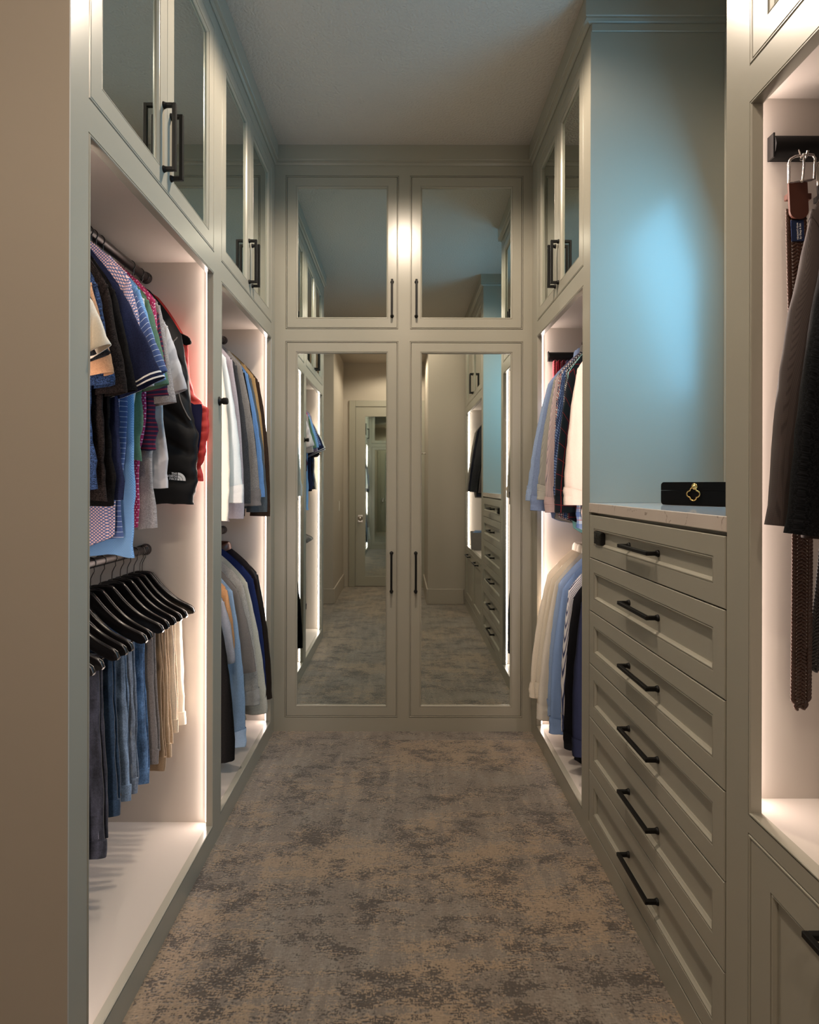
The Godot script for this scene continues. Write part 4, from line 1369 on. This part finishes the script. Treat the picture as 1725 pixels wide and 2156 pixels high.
func build_right_clothes() -> void:
	var X := 370.0
	var T := 289.0
	var L := -95.0
	var g := {"long": true, "group": "dress shirts in the far right wardrobe", "len": 0.80, "tail": 0.03, "ws": 0.19, "bw": 0.185, "sa": 15.0, "sb": 9.0, "sl": 0.61}
	var add := func(label: String, h: float, d: float, m: Material, opt := {}) -> Node3D:
		var q := g.duplicate()
		q.merge({"collar": m, "cuff": m}, true)
		q.merge(opt, true)
		return garment("dress_shirt", label, "shirt", X, h, d, m, q)
	var blue := heather(c8(152, 172, 206), 0.05)
	add.call("light blue dress shirt farthest back on the upper right rail", T, 0.945, blue, {"hem": Vector2(247, -33), "drop": 0.14})
	add.call("light blue dress shirt second from back on the upper right rail", T, 0.930, heather(c8(134, 152, 190), 0.05), {"hem": Vector2(253, -52), "drop": 0.15})
	add.call("grey green finely striped dress shirt with a white striped cuff", T, 0.912, striped(c8(166, 164, 156), c8(120, 120, 118), 6, 1, true, 0.05), {"hem": Vector2(259, -30), "drop": 0.14, "cuff": striped(c8(190, 188, 178), c8(130, 130, 128), 10, 2, false, 0.06)})
	add.call("pale pink pinstriped dress shirt beside the grey green striped one", T, 0.897, striped(c8(206, 186, 186), c8(90, 90, 110), 8, 1, true, 0.06), {"hem": Vector2(272, -54), "drop": 0.14, "cuff": striped(c8(214, 190, 188), c8(150, 110, 116), 10, 2, false, 0.06)})
	add.call("red and navy small check dress shirt on the upper right rail", T, 0.880, checked(c8(220, 208, 200), c8(56, 58, 88), c8(180, 70, 60), 12, 4, 0.08), {"hem": Vector2(285, -20), "drop": 0.125})
	add.call("blue and navy gingham dress shirt right of the red check one", T, 0.862, checked(c8(120, 146, 190), c8(40, 56, 96), c8(90, 116, 168), 16, 8, 0.07), {"hem": Vector2(278, -35), "drop": 0.135})
	add.call("black and white gingham dress shirt beside the dark plaid one", T, 0.846, checked(c8(200, 200, 200), c8(20, 22, 34), c8(170, 170, 172), 16, 8, 0.055), {"hem": Vector2(290, -10), "drop": 0.13})
	add.call("dark navy plaid dress shirt with thin red lines", T, 0.828, plaid(c8(24, 26, 36), c8(14, 30, 36), c8(150, 40, 44), 0.12), {"hem": Vector2(267, -50), "drop": 0.15})
	add.call("plain pinkish cream dress shirt nearest the drawer chest on the upper rail", T, 0.790, heather(c8(222, 206, 196), 0.03), {"hem": Vector2(269, -35), "drop": 0.16})
	add.call("aqua dress shirt whose hem shows below the plaid one", T, 0.836, heather(c8(130, 190, 190), 0.04), {"hem": Vector2(300, -20), "drop": 0.15, "len": 0.84})
	add.call("blue and white large plaid dress shirt behind the cream one", T, 0.800, plaid(c8(186, 200, 216), c8(60, 92, 156), c8(190, 60, 60), 0.1), {"ws": 0.165, "hem": Vector2(300, -20), "drop": 0.15, "len": 0.81})
	# lower rail
	var ivory := heather(c8(232, 222, 208), 0.02)
	add.call("ivory dress shirt farthest back on the lower right rail", L, 0.950, ivory, {"hem": Vector2(255, -425), "drop": 0.13, "th": 0.016})
	add.call("ivory dress shirt second from the back on the lower right rail", L, 0.925, heather(c8(224, 214, 198), 0.02), {"hem": Vector2(260, -415), "drop": 0.14, "th": 0.016})
	add.call("off-white dress shirt left of the blue ones on the lower right rail", L, 0.900, heather(c8(212, 204, 192), 0.02), {"hem": Vector2(257, -445), "drop": 0.145})
	add.call("powder blue dress shirt on the lower right rail beside the off-white one", L, 0.877, heather(c8(150, 172, 208), 0.04), {"hem": Vector2(272, -430), "drop": 0.14})
	add.call("medium blue dress shirt with folded sleeve on the lower right rail", L, 0.855, heather(c8(128, 154, 198), 0.04), {"hem": Vector2(268, -450), "drop": 0.15})
	add.call("white dress shirt with navy stripes on the lower right rail", L, 0.832, striped(c8(226, 224, 226), c8(64, 72, 110), 12, 4, true, 0.06), {"hem": Vector2(280, -430), "drop": 0.14})
	add.call("black dress shirt on the lower right rail next to the striped one", L, 0.800, heather(c8(20, 20, 24), 0.1), {"hem": Vector2(276, -448), "drop": 0.16, "len": 0.85, "sw": 0.062})
	add.call("midnight navy dress shirt nearest the drawer chest on the lower rail", L, 0.772, heather(c8(24, 28, 46), 0.1), {"hem": Vector2(278, -440), "drop": 0.16, "len": 0.86})
	# near right wardrobe: jackets
	var jk := {"long": true, "group": "jackets in the near right wardrobe", "len": 0.79, "th": 0.024, "ws": 0.205, "bw": 0.205, "sw": 0.062, "st": 0.03, "sa": 9.0, "sb": 5.0, "sl": 0.58, "fold": 0.007, "tail": 0.0}
	var addj := func(label: String, d: float, m: Material, opt := {}) -> void:
		var q := jk.duplicate()
		q.merge({"collar": m}, true)
		q.merge(opt, true)
		garment("suit_jacket", label, "jacket", X, 298, d, m, q)
	addj.call("brown grey fine-check suit jacket right behind the brown belt", 0.352, checked(c8(80, 70, 68), c8(62, 54, 52), c8(74, 64, 62), 6, 2, 0.024), {"len": 0.76, "ws": 0.165, "bw": 0.175, "drop": 0.16})
	addj.call("black suit jacket in front of the brown grey suit jacket", 0.328, heather(c8(30, 31, 34), 0.25), {"len": 0.80, "yaw": 2.0, "ws": 0.17, "bw": 0.18, "sa": 9.0, "sb": 6.0, "drop": 0.17})
	addj.call("charcoal suit jacket between the black and navy jackets in the mirror", 0.27, heather(c8(70, 70, 74), 0.2), {})
	addj.call("navy suit jacket in the near right wardrobe, in the mirror", 0.20, heather(c8(34, 36, 48), 0.15), {})
	addj.call("stone grey suit jacket nearest the passage, seen only in the right mirror", 0.14, heather(c8(140, 134, 126), 0.12), {})

func rack(label: String, x0: float, x1: float, y: float, z: float, group: String, pegs: Array) -> void:
	var o := thing("belt_rack", label, "rack", Vector3(x0, y - 0.024, z), 0.0, group)
	var mb := MB.new()
	var pr := [Vector2(0.001, 0.0), Vector2(0.012, 0.0), Vector2(0.018, 0.004), Vector2(0.024, 0.011), Vector2(0.027, 0.024), Vector2(0.024, 0.037), Vector2(0.018, 0.044), Vector2(0.001, 0.048)]
	var pts := PackedVector3Array()
	for xx in [0.0, x1 - x0]:
		for p in pr:
			pts.append(Vector3(xx, p.y, p.x))
	mb.grid(pts, PackedVector2Array(), 2, pr.size(), false, true)
	for xx in [0.0, x1 - x0]:
		for i in range(1, pr.size() - 1):
			var a := Vector3(xx, pr[0].y, pr[0].x)
			var b := Vector3(xx, pr[i].y, pr[i].x)
			var c := Vector3(xx, pr[i + 1].y, pr[i + 1].x)
			if xx > 0.0:
				mb.tri(a, c, b)
			else:
				mb.tri(a, b, c)
	part("rail", mb, M.black, o)
	var ec := MB.new()
	ec.box(Vector3(-0.003, -0.001, 0.001), Vector3(0.001, 0.049, 0.022), 0.001)
	part("end_cap", ec, M.hanger, o)
	for px in pegs:
		var hk := MB.new()
		hk.tube([Vector3(px - x0, 0.012, 0.022), Vector3(px - x0, 0.002, 0.026), Vector3(px - x0 - 0.001, -0.012, 0.032), Vector3(px - x0 - 0.002, -0.018, 0.040), Vector3(px - x0 - 0.002, -0.014, 0.049), Vector3(px - x0 - 0.002, -0.006, 0.053)], 0.0026, 8)
		part("hook", hk, M.steel, o)

func belt(label: String, x: float, ytop: float, ybot: float, z: float, leather: Material, tab: Material, curl: float, tagged: bool) -> void:
	var o := thing("braided_belt", label, "belt", Vector3(x, ybot, z), 0.0, "belts hanging from the rack")
	var H := ytop - ybot
	# braid of overlapping strands
	var mb := MB.new()
	var step := 0.0072
	var n := int((H - 0.11) / step)
	var base := SphereMesh.new()
	base.radial_segments = 8
	base.rings = 4
	base.radius = 1.0
	base.height = 2.0
	var arr := base.get_mesh_arrays()
	var vs: PackedVector3Array = arr[Mesh.ARRAY_VERTEX]
	var ii: PackedInt32Array = arr[Mesh.ARRAY_INDEX]
	var mid := func(y: float) -> Vector3:
		var k := y / H
		return Vector3(0.004 * sin(k * 5.0) + curl * pow(maxf(0.0, 1.0 - k * 2.6), 2.0), y, 0.006 * sin(k * 4.0))
	for i in n:
		var y := 0.012 + i * step
		var nar := 0.6 if i < 2 else 1.0
		var c: Vector3 = mid.call(y)
		for col in 4:
			var s: float = [-0.0155, -0.0055, 0.0055, 0.0155][col] * nar
			var edge: bool = col in [0, 3]
			var tilt: float = (0.85 if col in [0, 2] else -0.85) * (0.7 if edge else 1.15)
			var tr := Transform3D(Basis(Vector3.BACK, tilt) * Basis.from_scale(Vector3(0.0036 if not edge else 0.0042, 0.0080, 0.0027)), c + Vector3(s, (0.5 * step if col % 2 else 0.0), 0.0012 if col % 2 else 0.0))
			var k0 := mb.v.size()
			var nb := tr.basis.inverse().transposed()
			for v in vs:
				mb.v.append(tr * v)
				mb.n.append((nb * v).normalized())
				mb.t.append(Vector2.ZERO)
			for q in ii:
				mb.ix.append(k0 + q)
	part("braided_strap", mb, leather, o)
	# leather tab that folds round the buckle bar
	var m2 := MB.new()
	var c0: Vector3 = mid.call(H - 0.1)
	var outline := PackedVector2Array()
	for i in 13:
		var a := PI + PI * i / 12.0
		outline.append(Vector2(0.0185 * cos(a), 0.016 * sin(a)))
	outline.append(Vector2(0.0185, 0.056))
	outline.append(Vector2(-0.0185, 0.056))
	m2.xf = Transform3D(Basis(Vector3.BACK, 0.05), Vector3(c0.x, H - 0.108, c0.z + 0.0085))
	var tri := Geometry2D.triangulate_polygon(outline)
	for zz in [0.0025, -0.0025]:
		for i in range(0, tri.size(), 3):
			var a := outline[tri[i]]
			var b := outline[tri[i + 1]]
			var c := outline[tri[i + 2]]
			if ((b - a).cross(c - a) > 0.0) == (zz > 0.0):
				m2.tri(Vector3(a.x, a.y, zz), Vector3(b.x, b.y, zz), Vector3(c.x, c.y, zz))
			else:
				m2.tri(Vector3(a.x, a.y, zz), Vector3(c.x, c.y, zz), Vector3(b.x, b.y, zz))
	for i in outline.size():
		var a := outline[i]
		var b := outline[(i + 1) % outline.size()]
		m2.quad(Vector3(a.x, a.y, -0.0025), Vector3(b.x, b.y, -0.0025), Vector3(b.x, b.y, 0.0025), Vector3(a.x, a.y, 0.0025))
	part("leather_tab", m2, tab, o, "smooth leather tab with a rounded end")
	var kp := MB.new()
	kp.box(Vector3(-0.024, H - 0.082, c0.z - 0.006), Vector3(0.024, H - 0.070, c0.z + 0.006), 0.001)
	part("keeper_loop", kp, tab, o)
	var st := MB.new()
	st.xf = Transform3D(Basis(), Vector3(0, H - 0.05, c0.z + 0.011))
	st.lathe([Vector2(0.003, 0), Vector2(0.0028, 0.0015), Vector2(0, 0.0026)], 10)
	part("stud", st, M.steel, o)
	var bk := MB.new()
	var fr := [Vector3(-0.024, H - 0.052, 0.006), Vector3(-0.025, H - 0.016, 0.007), Vector3(-0.022, H - 0.006, 0.007), Vector3(-0.012, H, 0.007), Vector3(0.014, H + 0.004, 0.007), Vector3(0.023, H + 0.003, 0.007), Vector3(0.0275, H - 0.004, 0.007), Vector3(0.0265, H - 0.044, 0.006), Vector3(0.02, H - 0.046, 0.006), Vector3(-0.018, H - 0.052, 0.006), Vector3(-0.024, H - 0.052, 0.006)]
	bk.tube(fr, 0.0027, 9)
	bk.tube([Vector3(0.001, H - 0.05, 0.009), Vector3(0.002, H - 0.02, 0.012), Vector3(0.003, H + 0.004, 0.010)], 0.0021, 8)
	part("buckle", bk, M.steel, o, "polished rectangular steel buckle")
	if tagged:
		var tg := MB.new()
		tg.xf = Transform3D(Basis(Vector3.BACK, 0.04), Vector3(c0.x, H - 0.166, c0.z + 0.0062))
		tg.box(Vector3(-0.0125, 0, -0.0006), Vector3(0.013, 0.042, 0.0006), 0.0002)
		part("fabric_tag", tg, heather(c8(34, 44, 72), 0.1), o, "navy woven tag with white lettering")
		var font := SystemFont.new()
		font.font_names = PackedStringArray(["Droid Serif"])
		for q in [["vineyard vines", 0.00009, 0.0], ["by Shep & Ian", 0.00006, 0.0055]]:
			var tm := TextMesh.new()
			tm.text = q[0]
			tm.font = font
			tm.font_size = 48
			tm.pixel_size = q[1]
			tm.depth = 0.0004
			var tn := part("tag_lettering", tm, heather(c8(220, 220, 220), 0.02), o)
			tn.transform = tg.xf * Transform3D(Basis(Vector3.BACK, PI / 2), Vector3(-0.0005 + q[2], 0.0195, 0.0009))

func build_small_things() -> void:
	# belts on the rack of the near right wardrobe
	var rz := -0.3938 * D
	var ry := (277.5 + FLOOR_H) * U
	rack("black belt rack on the lit end panel of the near right wardrobe", 303 * U, 440 * U, ry, rz, "", [322 * U, 346 * U, 370 * U])
	var brown := flat(c8(58, 34, 22), 0.38)
	var bl := flat(c8(26, 24, 24), 0.4)
	var hz := rz + 0.040
	belt("brown braided leather belt with a steel buckle and navy tag on the near rack", 317.5 * U, (262.0 + FLOOR_H) * U, (-183.0 + FLOOR_H) * U, hz, brown, flat(c8(68, 37, 27), 0.3), 0.006, true)
	belt("black braided leather belt with a curled end behind the jackets", 341 * U, (260.0 + FLOOR_H) * U, (-153.0 + FLOOR_H) * U, hz, bl, flat(c8(20, 18, 18), 0.3), -0.03, false)
	# tie rack of the far right wardrobe
	var tz := -0.9705 * D + 0.001
	rack("black tie rack on the lit end panel of the far right wardrobe", 297 * U, 440 * U, (261.0 + FLOOR_H) * U, tz, "", [])
	var mats := [dotted(c8(160, 24, 48), c8(210, 110, 120), 12, 0.05), heather(c8(136, 22, 44), 0.1), striped(c8(150, 28, 52), c8(60, 20, 40), 16, 6, false, 0.04), dotted(c8(60, 70, 120), c8(180, 60, 80), 14, 0.05), heather(c8(92, 24, 40), 0.1), striped(c8(170, 40, 56), c8(230, 200, 190), 16, 4, false, 0.04), heather(c8(70, 40, 90), 0.1)]
	var names := ["crimson dotted tie first from the left on the far tie rack", "plain crimson tie second from the left on the far tie rack", "crimson and wine striped tie third from the left on the far tie rack", "blue tie with red dots fourth from the left on the far tie rack", "plain wine red tie fifth from the left on the far tie rack", "red and cream striped tie sixth from the left on the far tie rack", "plum purple tie seventh from the left on the far tie rack"]
	for i in 7:
		var x: float = (305.0 + i * 8.6) * U
		var yb: float = (205.0 + FLOOR_H) * U - 0.3
		var o := thing("necktie", names[i], "tie", Vector3(x, yb, tz + 0.055), 0.0, "ties on the far rack")
		var yt := (249.0 + FLOOR_H) * U - yb
		var path := []
		var axes := []
		var a := []
		var b := []
		for k in 9:
			path.append(Vector3(-0.005, lerpf(0.05, yt - 0.008, k / 8.0), -0.0))
			axes.append(Vector3(-1, 0, 0)); a.append(0.0022); b.append(lerpf(0.026, 0.016, k / 8.0))
		for k in 5:
			var q := PI * (k + 1) / 6.0
			path.append(Vector3(-0.005 * cos(q), yt - 0.008 + 0.007 * sin(q), 0))
			axes.append(Vector3(-cos(q), sin(q), 0)); a.append(0.0022); b.append(0.016)
		for k in 9:
			path.append(Vector3(0.005, lerpf(yt - 0.008, 0.0, k / 8.0), 0))
			axes.append(Vector3(1, 0, 0)); a.append(0.0022); b.append(lerpf(0.016, 0.034, k / 8.0))
		var mb := MB.new()
		mb.sweep(path, axes, a, b, 12, 0.6)
		part("tie_blade", mb, mats[i], o)
		var rr := MB.new()
		rr.tube([Vector3(0, yt - 0.007, -0.04), Vector3(0, yt - 0.007, 0.012), Vector3(0, yt - 0.002, 0.02)], 0.0016, 6)
		part("peg", rr, M.black, o)
	# pull-out valet rod knob on the post between the left bays
	var v := thing("valet_rod", "small black valet rod knob on the post between the left wardrobes", "knob", Vector3(XL * U, (122.0 + FLOOR_H) * U, -0.6985 * D), PI / 2)
	var vm := MB.new()
	vm.lathe([Vector2(0.0165, 0.0), Vector2(0.0165, 0.003), Vector2(0.010, 0.006), Vector2(0.010, 0.012), Vector2(0.0125, 0.015), Vector2(0.0125, 0.028), Vector2(0.011, 0.031), Vector2(0, 0.031)], 22)
	part("knob", vm, M.black, v)
	# fabric bin with folded denim on the shelf of the near right wardrobe, seen in the right mirror
	var bz := -0.10 * D
	var b := thing("storage_bin", "grey fabric bin with folded blue denim on the shelf, seen in the right mirror", "bin", Vector3(312 * U, (-259.8 + FLOOR_H) * U + 0.001, bz), 0.1)
	var bm := MB.new()
	bm.ring(-0.085, -0.1, 0.085, 0.1, [Vector2(0, 0), Vector2(-0.008, 0.17), Vector2(-0.005, 0.172), Vector2(-0.002, 0.17), Vector2(0.006, 0.01)])
	bm.box(Vector3(-0.084, -0.099, 0.0), Vector3(0.084, 0.099, 0.008), 0.001)
	var bn := part("bin_body", bm, heather(c8(120, 116, 112), 0.12), b)
	bn.rotation.x = -PI / 2
	var dn := MB.new()
	dn.box(Vector3(-0.07, 0.02, -0.085), Vector3(0.07, 0.185, 0.085), 0.025)
	part("folded_denim", dn, denim(c8(96, 122, 156), 0.4, 9), b, "folded blue denim")
	# light switch and coat hook in the passage, seen in the mirrors
	var sw := thing("light_switch", "white light switch on the left passage wall, seen in the left mirror", "switch", P(-299, -103, -0.24), PI / 2)
	var sm := MB.new()
	sm.box(Vector3(-0.037, -0.058, 0), Vector3(0.037, 0.058, 0.006), 0.002)
	part("plate", sm, flat(c8(214, 208, 200), 0.4), sw)
	var rk := MB.new()
	rk.box(Vector3(-0.016, -0.032, 0.006), Vector3(0.016, 0.032, 0.009), 0.001)
	part("rocker", rk, flat(c8(224, 218, 210), 0.35), sw)
	var hk := thing("coat_hook", "small chrome hook on the right passage wall, seen in the right mirror", "hook", P(113, 150, -0.29), -PI / 2)
	var hm := MB.new()
	hm.lathe([Vector2(0.016, 0), Vector2(0.016, 0.004), Vector2(0.007, 0.007), Vector2(0.006, 0.035), Vector2(0.012, 0.041), Vector2(0.010, 0.05), Vector2(0, 0.051)], 18)
	part("peg", hm, M.steel, hk)
